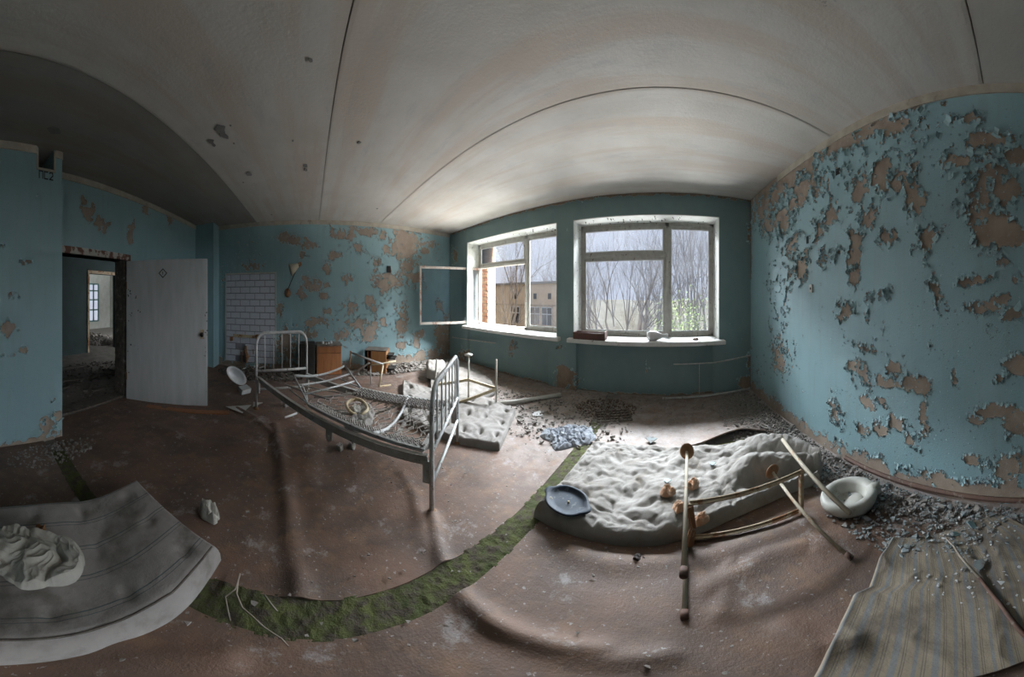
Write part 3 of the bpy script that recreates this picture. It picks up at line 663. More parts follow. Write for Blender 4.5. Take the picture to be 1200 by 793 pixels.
# ------------------------------------------------------------------ windows
def window(n, X0, X1, xm, xl, open_leaf):
    """X0..X1 opening, xm mullion (x0, x1), xl = inner glass edges"""
    w = bpy.data.objects.new('window_%d' % n, None); COL.objects.link(w); w.location = ((X0+X1)/2, YF, ZS); ORG[w.name] = Vector(w.location); struct(w)
    t = .012; mb = MB()
    mb.box((X0, YW-.004, ZS), (X0+t, YF+.02, ZL)); mb.box((X1-t, YW-.004, ZS), (X1, YF+.02, ZL)); mb.box((X0, YW-.004, ZL-t), (X1, YF+.02, ZL)); mb.build('window_reveal', M['reveal'], w)
    fy0, fy1 = YF, YF+.10; z0, z1 = ZS, ZL-t; a, b = X0+t, X1-t; k = .055
    fr = MB()
    fr.box((a, fy0, z0), (a+k, fy1, z1)); fr.box((b-k, fy0, z0), (b, fy1, z1)); fr.box((a, fy0, z0), (b, fy1, z0+.045)); fr.box((a, fy0, z1-k), (b, fy1, z1))
    fr.box((xm-.04, fy0, z0), (xm+.04, fy1, z1)); fr.box((a, fy0, 2.06), (xm, fy1, 2.11)); fr.build('window_frame', M['frame'], w)
    def leaf(x0, x1, za, zb, glass, bare=False):
        f = MB(); q = .048; y0, y1 = YF+.012, YF+.07
        for (p, r) in (((x0, za), (x0+q, zb)), ((x1-q, za), (x1, zb)), ((x0+q, za), (x1-q, za+q*.9)), ((x0+q, zb-q*.9), (x1-q, zb))): f.box((p[0], y0, p[1]), (r[0], y1, r[1]), .004)
        s = f.build('sash', M['frame'], w)
        g = MB(); g.box((x0+q, YF+.035, za+q*.9), (x1-q, YF+.041, zb-q*.9)); g.build('glass_pane', M[glass], s)
        bd = MB(); e = .014
        for (p, r) in (((x0+q, za+q*.9), (x0+q+e, zb-q*.9)), ((x1-q-e, za+q*.9), (x1-q, zb-q*.9)), ((x0+q, za+q*.9), (x1-q, za+q*.9+e)), ((x0+q, zb-q*.9-e), (x1-q, zb-q*.9))): bd.box((p[0], y0+.012, p[1]), (r[0], y0+.022, r[1]))
        bd.build('glazing_bead', M['rubber'], s)
    leaf(a+k, xm-.04, 2.11, z1-k, 'glass')
    if not open_leaf: leaf(a+k, xm-.04, z0+.045, 2.06, 'glass')
    leaf(xm+.04, b-k, z0+.045, z1-k, 'glass')
    if open_leaf:     # bottom left casement swung into the room
        h = Vector((X0+.10, YF-.01, 0)); e = Vector((-5.87, 3.13, 0)); d = (e-h); L = d.length; d.normalize(); nn = Vector((d.y, -d.x, 0)); za, zb = .87, 2.075; q = .05
        f = MB()
        f.obox(h+d*q/2+Vector((0, 0, (za+zb)/2)), d*q/2, nn*.02, (0, 0, (zb-za)/2)); f.obox(h+d*(L-q/2)+Vector((0, 0, (za+zb)/2)), d*q/2, nn*.02, (0, 0, (zb-za)/2))
        f.obox(h+d*L/2+Vector((0, 0, za+q/2)), d*(L/2-q), nn*.02, (0, 0, q/2)); f.obox(h+d*L/2+Vector((0, 0, zb-q/2)), d*(L/2-q), nn*.02, (0, 0, q/2))
        s = f.build('open_casement', M['rustwin'], w)
        g = MB(); g.obox(h+d*L/2+Vector((0, 0, (za+zb)/2)), d*(L/2-q), nn*.003, (0, 0, (zb-za)/2-q)); g.build('glass_pane', M['glassclear'], s)
        hb = MB(); hb.tube([e+Vector((0, 0, 1.45))-d*.03+nn*.02, e+Vector((0, 0, 1.45))-d*.03+nn*.06, e+Vector((0, 0, 1.36))-d*.03+nn*.06], .009, 6); hb.build('casement_handle', M['wire'], s)
    sl = MB(); sl.box((X0-.10, YW-.15, ZS-.05), (X1+.10, YW+.01, ZS+.012), .008); sl.box((X0+.002, YW, ZS-.04), (X1-.002, YF+.02, ZS+.010)); sl.build('window_sill', M['sill'], w)
    cr = MB()    # peeling marks standing off the lintel and jambs
    for _ in range(46):
        x = random.uniform(X0+.2, X1-.2); y = random.uniform(YW+.02, YF-.05); s_ = random.uniform(.008, .035); c = Vector((x, y, ZL-.014))
        cr.add([c, c+Vector((s_, .3*s_, -.2*s_)), c+Vector((.6*s_, s_, -.9*s_))], [(0,1,2)])
    for _ in range(80):
        z = random.uniform(ZS+.1, ZL-.1); y = random.uniform(YW+.02, YF-.02); s_ = random.uniform(.01, .04); xx, sg = random.choice([(X0+.014, 1), (X1-.014, -1)]); c = Vector((xx, y, z))
        cr.add([c, c+Vector((sg*.3*s_, .6*s_, .3*s_)), c+Vector((sg*.7*s_, .3*s_, s_))], [(0,1,2)])
    cr.build('paint_curls', M['black'], w, kind='stuff')
    return w
M['rustwin'] = pm('worn_casement', (.52, .50, .47), (.40, .34, .30), 5, .6, .3, .003, (.28, .13, .07), 7, p3=(.52, .62))
M['sill'] = pm('sill_paint', (.70, .70, .68), (.60, .60, .57), 4, .6, .3, .004, (.25, .22, .19), 10, p3=(.62, .70))
window(1, W1[0], W1[1], -3.40, None, True)
window(2, W2[0], W2[1], .165, None, False)

# heating pipes along the wall under window 2
mb = MB(); a = WY(789, 424, YW+.03); b = WY(884, 418, YW-.06); mb.tube([(1.125, YW-.03, .50), (.28, YW+.03, .49)], .011, 6); mb.tube([(1.125, YW-.03, .50), (XR-.01, YW-.03, .56)], .014, 6)
tag(mb.build('wall_pipe', M['gtube']), 'thin horizontal pipe along the teal wall right of window, at knee height', 'pipe')
mb = MB(); x = WY(820, 440, YW).x; mb.tube([(x, YW+.03, .03), (x, YW+.03, .485)], .009, 6)
tag(mb.build('riser_pipe', M['gtube']), 'thin upright pipe against the teal wall below the right window', 'pipe')
mb = MB(); mb.tube([(.05, YW-.10, .03), (.9, YW-.12, .04), (XR-.05, YW-.10, .06)], .016, 6)
tag(mb.build('floor_pipe', M['gtube']), 'long thin pipe lying on the floor at the foot of the teal window wall', 'pipe')
mb = MB(); a = WY(505, 396, YW); mb.tube([WY(530, 395, YW-.02), WY(581, 402, YW-.02)], .012, 6)
tag(mb.build('wall_pipe', M['wire']), 'short dark pipe on the teal wall under the left window, near the corner', 'pipe')

# ------------------------------------------------------------------ door and corridor
Wd = bpy.data.objects.new('door_1', None); COL.objects.link(Wd); hinge = Vector((-2.97, -3.26, 0)); Wd.location = hinge; ORG[Wd.name] = hinge; struct(Wd)
end = Vector((-3.655, -1.84, 0)); d = end-hinge; L = d.length; d.normalize(); nn = Vector((-d.y, d.x, 0)); nn = nn if nn.dot(-hinge) > 0 else -nn
R3 = Matrix((( d.x, nn.x, 0), (d.y, nn.y, 0), (0, 0, 1)))
def loc(mbx):                     # local (along, out, up) -> world
    mbx.v = [tuple(hinge+R3 @ Vector(p)) for p in mbx.v]; return mbx
mb = MB(); mb.box((0, -.045, .012), (L, 0, 1.93), .006); loc(mb).build('door_leaf', M['door'], Wd)
mb = MB(); mb.lathe([(0, .07), (.024, .065), (.032, .045), (.024, .022), (.012, .015), (.012, 0), (.035, .0), (.035, -.002)], (L-.10, 0, .97), 14, (0, 1, 0)); loc(mb).build('door_knob', M['black'], Wd, smooth=True)
mb = MB(); mb.obox((L-.10, .003, .97), (.035, 0, 0), (0, .003, 0), (0, 0, .06)); loc(mb).build('lock_plate', M['rustpaint'], Wd)
mb = MB(); c0 = Vector((L*.47, .002, 1.75)); r1, r2 = .085, .064
Ps = [(r1, 0), (0, r1*.75), (-r1, 0), (0, -r1*.75)]; Qs = [(r2, 0), (0, r2*.75), (-r2, 0), (0, -r2*.75)]
mb.add([c0+Vector((a, .002, b)) for a, b in Ps]+[c0+Vector((a, .002, b)) for a, b in Qs], [(k, (k+1) % 4, 4+(k+1) % 4, 4+k) for k in range(4)])
mb.box((c0.x-.005, .001, c0.z-.022), (c0.x+.005, .005, c0.z+.022)); mb.box((c0.x-.015, .001, c0.z+.006), (c0.x+.002, .005, c0.z+.014))
loc(mb).build('diamond_mark', M['ink'], Wd)
for z in (.35, 1.6):
    mb = MB(); mb.tube([(0, 0, z-.05), (0, 0, z+.05)], .012, 8); loc(mb).build('hinge', M['rust'], Wd)
mb = MB()
for _ in range(46):
    u = random.choice([random.uniform(.02, .10), random.uniform(.05, .28), L-random.uniform(.01, .06)]); z = random.choice([random.gauss(1.50-.35*u, .03), random.uniform(.05, 1.9), random.gauss(1.22, .04), random.gauss(.78, .03)])
    s_ = random.uniform(.008, .03); c = Vector((u, .001, max(.05, min(1.88, z)))); mb.add([c, c+Vector((s_, .003, .1*s_)), c+Vector((.7*s_, .012, s_*.9))], [(0,1,2)])
loc(mb).build('paint_curls', M['black'], Wd, kind='stuff')
# frame round the opening
mb = MB(); mb.box((DO[0]-.10, YD-.30, 0), (DO[0], YD+.03, DO[2]+.0), .006); mb.box((DO[0]+.0, YD-.30, 0), (DO[0]+.05, YD-.02, DO[2])); struct(mb.build('trim_7', pm('jamb_paint', (.22, .20, .17), (.12, .105, .09), 14, .8, .8, .01, (.40, .38, .34), 12), None, at=(0, 0, 0)))
mb = MB(); mb.box((DO[0]-.10, YD-.28, DO[2]), (DO[1]+.02, YD+.035, DO[2]+.085), .006); struct(mb.build('trim_8', pm('lintel_paint', (.52, .50, .46), (.44, .40, .35), 9, .8, .9, .01, (.17, .08, .055), 6, p3=(.50, .56)), None, at=(0, 0, 0)))
mb = MB(); mb.box((DO[0], YD-.30, .0), (DO[1], YD-.02, .035), .004); struct(mb.build('trim_9', M['darkrub'], None, at=(0, 0, 0)))
# corridor beyond
CY1 = -7.0; DW = (-5.80, -4.50, 2.04)
def bx(name, a, b, mat): mb = MB(); mb.box(a, b); return struct(mb.build(name, mat, None, at=(0, 0, 0)))
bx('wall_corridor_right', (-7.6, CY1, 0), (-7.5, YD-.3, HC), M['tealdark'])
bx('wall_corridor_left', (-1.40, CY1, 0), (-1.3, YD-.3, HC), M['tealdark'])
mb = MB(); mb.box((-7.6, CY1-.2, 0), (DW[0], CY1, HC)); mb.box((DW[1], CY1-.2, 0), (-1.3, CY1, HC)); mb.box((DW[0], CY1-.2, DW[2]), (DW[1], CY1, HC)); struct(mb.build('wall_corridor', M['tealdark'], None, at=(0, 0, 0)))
mb = MB(); mb.box((DW[0]-.08, CY1, 0), (DW[0], CY1+.04, DW[2]+.08)); mb.box((DW[1], CY1, 0), (DW[1]+.08, CY1+.04, DW[2]+.08)); mb.box((DW[0], CY1, DW[2]), (DW[1], CY1+.04, DW[2]+.08)); struct(mb.build('trim_10', M['rustpaint'], None, at=(0, 0, 0)))
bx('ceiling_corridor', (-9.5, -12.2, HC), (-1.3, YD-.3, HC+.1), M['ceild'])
bx('floor_corridor', (-9.5, -12.2, -.1), (-1.3, YD-4.5, .0), M['dust'])
bx('wall_far_left', (-4.35, -12.1, 0), (-4.25, CY1-.2, HC), M['reveal']); bx('wall_far_right', (-9.5, -12.1, 0), (-9.4, CY1-.2, HC), M['reveal'])
mb = MB(); FW = (-8.45, -6.9, .35, 2.0); y = -12.0
mb.box((-9.5, y-.1, 0), (FW[0], y, HC)); mb.box((FW[1], y-.1, 0), (-4.25, y, HC)); mb.box((FW[0], y-.1, 0), (FW[1], y, FW[2])); mb.box((FW[0], y-.1, FW[3]), (FW[1], y, HC)); struct(mb.build('wall_far', M['reveal'], None, at=(0, 0, 0)))
w3 = bpy.data.objects.new('window_3', None); COL.objects.link(w3); w3.location = (-7.7, y, FW[2]); ORG[w3.name] = Vector(w3.location); struct(w3)
mb = MB()
for k in range(5):
    x = FW[0]+(FW[1]-FW[0])*k/4; mb.box((x-.035, y-.05, FW[2]), (x+.035, y+.02, FW[3]))
for z in (.35, .85, 1.3, 1.7, 2.0): mb.box((FW[0], y-.05, z-.03), (FW[1], y+.02, z+.03))
mb.build('window_frame', pm('teal_frame', (.16, .30, .30), (.12, .24, .24), 8, .7, .2), w3)
mb = MB(); mb.box((FW[0], y-.03, FW[2]), (FW[1], y-.024, FW[3])); mb.build('glass_pane', M['glass'], w3)
# broken boards on the corridor floor
for i in range(14):
    x = random.uniform(-5.2, -1.9); yy = random.uniform(-5.6, -3.75); a = random.uniform(-.5, .5); Lb = random.uniform(.4, 1.2)
    mb = MB(); mb.bar((x-Lb/2*math.cos(a), yy-Lb/2*math.sin(a), .02), (x+Lb/2*math.cos(a), yy+Lb/2*math.sin(a), random.uniform(.02, .08)), .12, .02)
    tag(mb.build('floorboard', M['darkrub']), 'broken dark board lying on the floor of the corridor behind the open door', 'board', 'broken boards in the corridor')
def rubble(name, cx, cy, rx, ry, n, smin, smax, mat, lab, cat, z0=.015, flat=.35, edge=None, hmax=.05, seed=0):
    rnd = random.Random(seed); mb = MB()
    for _ in range(n):
        a = rnd.uniform(0, 2*PI); q = math.sqrt(rnd.random()); x = cx+math.cos(a)*rx*q; y = cy+math.sin(a)*ry*q
        if edge and not edge(x, y): continue
        s = rnd.uniform(smin, smax)**1.0*(1 if rnd.random() > .08 else 1.8); h = hmax*(1-q)*rnd.random()
        k = rnd.randint(3, 5); az = rnd.uniform(0, PI); tx, ty = rnd.gauss(0, .35), rnd.gauss(0, .35); top = []; bot = []
        for i in range(k):
            b = az+2*PI*i/k+rnd.uniform(-.3, .3); r = s*rnd.uniform(.6, 1.2); u, v = math.cos(b)*r, math.sin(b)*r
            zz = z0+h+abs(tx*u+ty*v)+s*flat*.3; top.append((x+u, y+v, zz+s*flat*.3)); bot.append((x+u*.9, y+v*.9, max(zz-s*flat, z0)))
        mb.add(bot+top, [tuple(range(k, 2*k)), tuple(reversed(range(k)))]+[(i, (i+1) % k, k+(i+1) % k, k+i) for i in range(k)])
    return tag(mb.build(name, mat), lab, cat, kind='stuff')
rubble('corridor_rubble', -6.0, -9.3, 1.2, 1.8, 500, .03, .10, M['dust'], 'pale rubble on the floor of the bright far room through the doorway', 'rubble', .0, .5, None, .2, 1)
rubble('corridor_debris', -3.2, -4.8, 1.6, 1.2, 350, .01, .05, M['darkrub'], 'dark debris on the corridor floor behind the doorway', 'debris', .0, .4, None, .03, 2)

# ------------------------------------------------------------------ wall things
# tiled splashback panel on the left wall
ty0, ty1 = WX(265.5, 400, XB).y, WX(322.5, 400, XB).y; tz1 = WX(300, 321, XB).z; tz0 = .12
pan = thing('tile_panel', 'panel of pale lilac-white square tiles on the blue wall behind the far headboard', 'tiles', (XB, (ty0+ty1)/2, tz0))
mb = MB(); mb.box((XB+.002, ty0, tz0), (XB+.02, ty1, tz1)); mb.build('grout_bed', M['grout'], pan)
mb = MB(); mb.box((XB+.002, ty0-.03, tz0), (XB+.04, ty0, tz1+.03)); mb.box((XB+.002, ty1, tz0), (XB+.04, ty1+.03, tz1+.03)); mb.box((XB+.002, ty0, tz1), (XB+.04, ty1, tz1+.03)); mb.build('panel_edging', M['cream'], pan)
nc = 5; nr = 14; tw = (ty1-ty0)/nc; th = (tz1-tz0)/nr; tm = None
for r in range(nr):
    for c in range(nc):
        off = tw*.5*(r % 2) if r % 2 else 0
        if 280 < 0: pass
        a = ty0+c*tw+(tw*.5 if r % 2 else 0); b = min(a+tw, ty1)
        if r % 2 and c == nc-1: pass
        yc, zc = (a+b)/2, tz0+(r+.5)*th
        if zc < .55 and (.25 < (yc-ty0)/(ty1-ty0) < .5) and random.random() < .75: continue     # tiles gone behind the old tap pipes
        g = .009
        if tm is None:
            mb = MB(); mb.box((0, -.5, -.5), (.010, .5, .5)); o = mb.build('tile', M['tile'], pan); tm = o; 
            mb2 = tm.data
            for v in mb2.vertices: v.co += ORG[pan.name]
        else:
            o = tm.copy(); COL.objects.link(o); o.parent = pan
        o.location = (.020+random.uniform(0, .0015), yc-ORG[pan.name].y, zc-ORG[pan.name].z); o.scale = (1, (b-a)-2*g, th-2*g); o.rotation_euler = (0, random.uniform(-.012, .012), random.uniform(-.012, .012))
        if r % 2 and c == 0:
            h = tm.copy(); COL.objects.link(h); h.parent = pan; h.location = (.020, ty0+tw*.25-ORG[pan.name].y, zc-ORG[pan.name].z); h.scale = (1, tw*.5-2*g, th-2*g)
# tap pipes and rusty bracket left from the wash basin
bas = thing('basin_bracket', 'rusty bracket and pipe stubs of a missing wash basin on the tile panel', 'pipes', (XB+.05, WX(290, 400, XB).y, .5))
p1 = WX(273, 393, XB+.05); p2 = WX(300, 391, XB+.05); mb = MB(); mb.box((XB+.03, p1.y, p1.z-.03), (XB+.05, p2.y, p1.z+.03)); mb.build('bracket_scar', M['rustpaint'], bas)
mb = MB(); q = WX(272, 396, XB+.06); mb.box((XB+.03, q.y-.05, q.z-.05), (XB+.12, q.y+.02, q.z+.03)); mb.build('bracket', M['rust'], bas); mb = MB(); q = WX(302, 394, XB+.06); mb.box((XB+.03, q.y-.04, q.z-.05), (XB+.14, q.y+.06, q.z+.04)); mb.build('bracket', M['rust'], bas)
mb = MB()
q = WX(288, 405, XB+.08); mb.tube([q, q-Vector((0, .01, .12)), q-Vector((0, -.04, .22)), (q.x, q.y+.01, .12)], [.03, .05, .065, .03], 8); q = WX(283, 412, XB+.06); mb.tube([q, (q.x, q.y, .1)], .02, 6); q = WX(297, 409, XB+.06); mb.tube([q, (q.x, q.y, .3)], .014, 6)
mb.build('drain_pipe', M['rust'], bas)
# wall lamp
lp = WX(337, 343, XB+.0); hd = WX(349, 311, XB+.30)
lamp = thing('wall_lamp', 'swing-arm wall lamp with a cream cone shade on the blue peeling wall', 'lamp', lp)
mb = MB(); mb.lathe([(.0, 0), (.09, 0), (.085, .03), (.03, .045), (0, .05)], lp, 16, (1, 0, 0)); mb.build('wall_plate', M['rust'], lamp, smooth=True)
mb = MB(); mb.tube([lp+Vector((.04, 0, 0)), lp+Vector((.08, .0, .03)), hd], .009, 6); mb.build('arm', M['black'], lamp)
ax = Vector((.25, -.9, -.42)); mb = MB(); mb.lathe([(.03, -.04), (.045, 0), (.05, .02), (.12, .22), (.115, .22), (.045, .02), (.0, .0)], hd, 20, ax); mb.build('lamp_shade', pm('cream_shade', (.72, .66, .52), (.62, .56, .43), 6, .5, .1), lamp, smooth=True)
mb = MB(); mb.lathe([(0, -.11), (.035, -.10), (.045, -.04), (.04, .01), (0, .01)], hd, 12, ax); mb.build('socket', M['rust'], lamp, smooth=True)
# electrical boxes
def wallbox(name, p, n, wd, ht, dp, mat, lab, cat, hole=True):
    t = thing(name, lab, cat, p); p = Vector(p); n = Vector(n); sd = n.cross(Vector((0,0,1)))
    mb = MB(); mb.obox(p+n*dp/2, sd*wd/2, n*dp/2, (0, 0, ht/2)); mb.build('socket_plate', mat, t)
    if hole:
        mb = MB(); mb.lathe([(0, .002), (.2*wd, .002), (.2*wd, -.001)], p+n*dp, 10, n); mb.build('socket_hole', M['black'], t)
wallbox('light_switch', WX(455.5, 315.5, XB), (1, 0, 0), .11, .14, .035, M['black'], 'dark switch box on the blue wall left of the open casement', 'switch')
wallbox('wall_socket', WX(951, 338, XR), (-1, 0, 0), .065, .075, .02, M['cream'], 'cream socket plate on the right blue wall', 'socket')
wallbox('cable_box', WX(946.5, 281, XR), (-1, 0, 0), .055, .075, .004, M['black'], 'dark hole of a missing cable box high on the right blue wall', 'hole', False)
wallbox('ceiling_vent', WX(982, 201, XR), (-1, 0, 0), .07, .06, .004, M['black'], 'small black hole in the peeling paint high on the right wall', 'hole', False)

# ------------------------------------------------------------------ iron bed
A0 = G(300.4, 480); A1 = Vector((-4.144, -.08, 0)); B0 = G(506, 602); B1 = G(536, 521)
bed = thing('iron_bed', 'grey iron hospital bed with a sagging wire spring base and no mattress', 'bed', ((A0+B1)/2))
def headboard(name, P, Q, zt, mat, r, bars, zb, n, zlow):
    hb = MB(); P = Vector(P); Q = Vector(Q); d = (Q-P); L = d.length; u = d/L; c = .16
    pts = [P+Vector((0, 0, .03))]; pts.append(P+Vector((0, 0, zt-c)))
    for k in range(1, 6):
        a = PI/2*k/5; pts.append(P+u*c*(1-math.cos(a))+Vector((0, 0, zt-c+c*math.sin(a))))
    for k in range(0, 6):
        a = PI/2*k/5; pts.append(Q-u*c*(1-math.sin(a))+Vector((0, 0, zt-c+c*math.cos(a))))
    pts.append(Q+Vector((0, 0, .03))); hb.tube(pts, r, 10)
    h = hb.build(name, mat, bed, smooth=True)
    mb = MB(); mb.tube([P+Vector((0, 0, zb)), Q+Vector((0, 0, zb))], r*.85, 8); mb.build('crossbar', mat, h, smooth=True)
    mb = MB(); mb.tube([P+Vector((0, 0, zlow)), Q+Vector((0, 0, zlow))], r*.8, 8); mb.build('crossbar', mat, h, smooth=True)
    for k in range(n):
        q = P+d*(k+1)/(n+1); mb = MB(); mb.tube([q+Vector((0, 0, zb)), q+Vector((0, 0, zt-(.01 if 0 < k < n-1 else .03)))], r*.42, 6); mb.build('spindle', mat, h, smooth=True)
    for q in (P, Q):
        mb = MB(); mb.lathe([(0, 0), (r*1.9, 0), (r*2.0, .012), (r*1.5, .03), (r*1.0, .034), (0, .034)], q+Vector((0, 0, .008)), 14); mb.build('foot_cap', M['rust'], h, smooth=True)
headboard('footboard', B0, B1, .92, M['bedpaint'], .021, 0, .50, 6, .27)
headboard('headboard', A0, A1, 1.00, M['bedlight'] if 'bedlight' in M else M['white'], .021, 0, .52, 5, .28)
def BP(s, t, z):     # s along the bed (0 head .. 1 foot), t across
    a = A0.lerp(B0, s); b = A1.lerp(B1, s); p = a.lerp(b, t); return Vector((p.x, p.y, z))
for t in (.02, .98):
    mb = MB(); pts = [BP(s, t, .42-.03*math.sin(PI*s)) for s in np.linspace(.01, .985, 12)]
    for a, b in zip(pts[:-1], pts[1:]): mb.bar(a, b, .008, .075); mb.bar(a+Vector((0, 0, .034)), b+Vector((0, 0, .034)), .045, .007)
    mb.build('side_rail', M['beddark'], bed)
for (s, t) in ((.985, .02), (.985, .98), (.015, .02), (.015, .98)):
    c = BP(s, t, .33); ln = (B0-A0).normalized(); mb = MB(); mb.obox(c, ln*.04, ln.cross(Vector((0, 0, 1)))*.012, (0, 0, .085)); mb.build('rail_bracket', M['beddark'], bed)
for s in (.60,):
    c = BP(s, .03, .33); mb = MB(); mb.obox(c, ln*.05, ln.cross(Vector((0, 0, 1)))*.008, (0, 0, .06)); mb.lathe([(0, 0), (.03, 0), (.03, .02), (0, .02)], c+Vector((0, 0, -.05)), 10, ln.cross(Vector((0,0,1)))); mb.build('rail_bracket', M['beddark'], bed)
# spring base: frame, backrest section, coil springs at the rails, wire mesh between
def zs_(s, t): return .475-.10*math.sin(PI*t)*math.sin(PI*min(1, max(0, (s-.30)/.68)))
sf = MB()
for t in (.06, .95):
    pts = [BP(s, t, .475) for s in np.linspace(.46, .965, 10)]
    for a, b in zip(pts[:-1], pts[1:]): sf.bar(a, b, .035, .012); sf.bar(a-Vector((0, 0, .014)), b-Vector((0, 0, .014)), .006, .030)
sf.bar(BP(.965, .04, .475), BP(.965, .97, .475), .05, .012)
spf = sf.build('spring_frame', M['bedpaint2'] if 'bedpaint2' in M else M['gtube'], bed)
br = MB()
for t in (.06, .95):
    br.bar(BP(.46, t, .478), BP(.35, t, .69), .032, .012, (0, 1, 0))
    br.tube([BP(.46, t, .478), BP(.37, t, .50), BP(.32, t, .52)], .010, 6)
br.tube([BP(.35, t_, .69-.05*math.sin(PI*t_)) for t_ in np.linspace(.06, .95, 10)], .013, 8)
br.tube([BP(.385, t_, .61-.02*math.sin(PI*t_)) for t_ in np.linspace(.06, .95, 8)], .010, 6)
br.tube([BP(.425, t_, .54) for t_ in np.linspace(.06, .95, 3)], .010, 6); br.tube([BP(.385, .12, .61), BP(.42, .14, .47)], .010, 6)
br.build('backrest_frame', M['bedpaint'], bed, smooth=True)
mb = MB(); mb.tube([BP(.79-.04*q, .06+.89*q, .475-.10*math.sin(PI*q)) for q in np.linspace(0, 1, 14)], .017, 8); mb.build('cross_brace', M['bedpaint'], bed, smooth=True)
mb = MB(); P = [BP(.835-.06*q, .06+.89*q, .455-.11*math.sin(PI*q)) for q in np.linspace(0, 1, 12)]
for a, b in zip(P[:-1], P[1:]): mb.bar(a, b, .045, .008)
mb.build('cross_brace', M['beddark'], bed)
mb = MB(); mb.tube([BP(.30+.14*q, .5+.45*q, .36+.05*q) for q in np.linspace(0, 1, 6)], .012, 6); mb.tube([BP(.42+.3*q, .30+.55*q, .42-.1*math.sin(PI*q)) for q in np.linspace(0, 1, 8)], .012, 6); mb.tube([BP(.06+.34*q, .45+.1*q, .37+.02*q) for q in np.linspace(0, 1, 5)], .012, 6); mb.tube([BP(.05+.3*q, .62+.3*q, .37) for q in np.linspace(0, 1, 5)], .010, 6); mb.build('loose_strut', M['beddark'], bed)
sproto = None; ax = (B0-A0).normalized(); across = (A1-A0).normalized()
def spring_mesh():
    pts = []; n = 40
    for k in range(n+1):
        q = k/n; a = 2*PI*6*q; pts.append(Vector((math.cos(a)*.017, q*.16, math.sin(a)*.020)))
    m_ = MB(); m_.tube(pts, .0075, 4); return m_
for side, t0, sg in ((0, .07, 1), (1, .94, -1)):
    for k in range(24):
        s = .475+.485*k/23
        if side == 0 and .79 < s < .83: continue
        p = BP(s, t0, .470); dd = across*sg; dd = (dd-Vector((0, 0, .22))).normalized()
        if sproto is None: sproto = spring_mesh().build('coil_spring', M['wire'], bed, smooth=True); me_ = sproto.data; [setattr(v, 'co', v.co+ORG[bed.name]) for v in me_.vertices]; o = sproto
        else: o = sproto.copy(); COL.objects.link(o); o.parent = bed
        o.rotation_euler = Vector((0, 1, 0)).rotation_difference(dd).to_euler(); o.location = p-ORG[bed.name]
wm = MB()
for k in range(0, 34, 2):
    s = .475+.485*k/33; ph = .02
    P = [BP(s+ph*math.sin(i*2.1+k), t, zs_(s, t)-.012) for i, t in enumerate(np.linspace(.16, .86, 9))]; wm.tube(P, .006, 4, False)
for i, t in enumerate(np.linspace(.20, .82, 6)):
    P = [BP(s, t+.03*(-1)**j, zs_(s, t)-.012) for j, s in enumerate(np.linspace(.40, .955, 34))]; wm.tube(P, .006, 4, False)
wm.build('wire_mesh', M['wire'], bed, kind='stuff')
# end springs at the foot bar and cut springs before the backrest
mb = MB()
for k in range(9):
    t = .14+.75*k/8; mb.tube([BP(.962, t, .47), BP(.93, t, .455)], .006, 5)
mb.build('end_hooks', M['wire'], bed, kind='stuff')

# scraps lying on the springs
def crumple(name, cx, cy, z0, rx, ry, h, mat, seed, freq=9, nu=60, rot=0.0, fold=1.0, edge=.25, surf=None, wob=.18, sharp=1.6):
    """crumpled cloth: a rounded, ragged-edged heap of ridged folds"""
    R = np.linspace(0, 1, nu); T = np.linspace(0, 2*PI, int(nu*2.4)+1)
    RR, TT = np.meshgrid(R, T[:-1], indexing='ij'); T2 = TT
    lob = 1+wob*np.interp(TT, np.linspace(0, 2*PI, 13), np.append(np.random.RandomState(seed).uniform(-1, 1, 12), 0))*np.minimum(RR*2, 1)
    X = RR*np.cos(TT)*rx*lob; Y = RR*np.sin(TT)*ry*lob; c, s = math.cos(rot), math.sin(rot)
    XX = cx+X*c-Y*s; YY = cy+X*s+Y*c; o = seed*7.7
    wx = fbm(XX*freq*.5+o, YY*freq*.5, 3); wy = fbm(XX*freq*.5+o+50, YY*freq*.5, 3)
    f = (.65*np.abs(np.sin((XX*freq*.9+wx*5+o)))+.35*ridge(XX*freq*1.6+o+wx*4, YY*freq*1.6+wy*4, 2))**sharp
    prof = np.clip((1-RR)/edge, 0, 1)**.5*(.8+.2*(1-RR**2))
    Z = z0+h*prof*(.30+.9*f*fold)
    Z[-1] = z0
    if surf is not None: Z = Z+surf(XX, YY)
    P = np.stack([XX, YY, Z], -1); nT = P.shape[1]; mb = MB(); n0 = 0; mb.v = [tuple(p) for p in P.reshape(-1, 3).tolist()]
    for i in range(nu-1):
        for j in range(nT):
            a = i*nT+j; b = i*nT+(j+1) % nT; mb.f.append((a, a+nT, b+nT, b))
    return mb.build(name, mat, smooth=True)
g = BP(.66, .30, .40); tag(crumple('felt_scrap', g.x, g.y, .395, .26, .13, .05, M['matt2'], 4, 16, 30, -.7), 'grey felt scrap lying across the sagging bed springs', 'rag')
g = BP(.62, .55, .40); tag(crumple('felt_scrap', g.x, g.y, .375, .28, .10, .05, M['dust'], 5, 16, 30, -.2), 'dusty torn padding lying on the far side of the bed springs', 'rag')
g = BP(.585, .50, .42); mb = MB(); mb.tube([g+Vector((.22*math.cos(a), .13*math.sin(a), .02+.006*math.sin(3*a))) for a in np.linspace(0, 2*PI*.93, 22)], .018, 6); tag(mb.build('wire_hoop', M['ywtube'], smooth=True), 'pale yellowed hoop lying on the bed springs', 'hoop')
g = BP(.585, .50, .40); tag(crumple('white_scrap', g.x, g.y, .39, .12, .09, .06, M['cloth'], 8, 20, 20), 'small white crumpled scrap inside the hoop on the bed', 'rag')
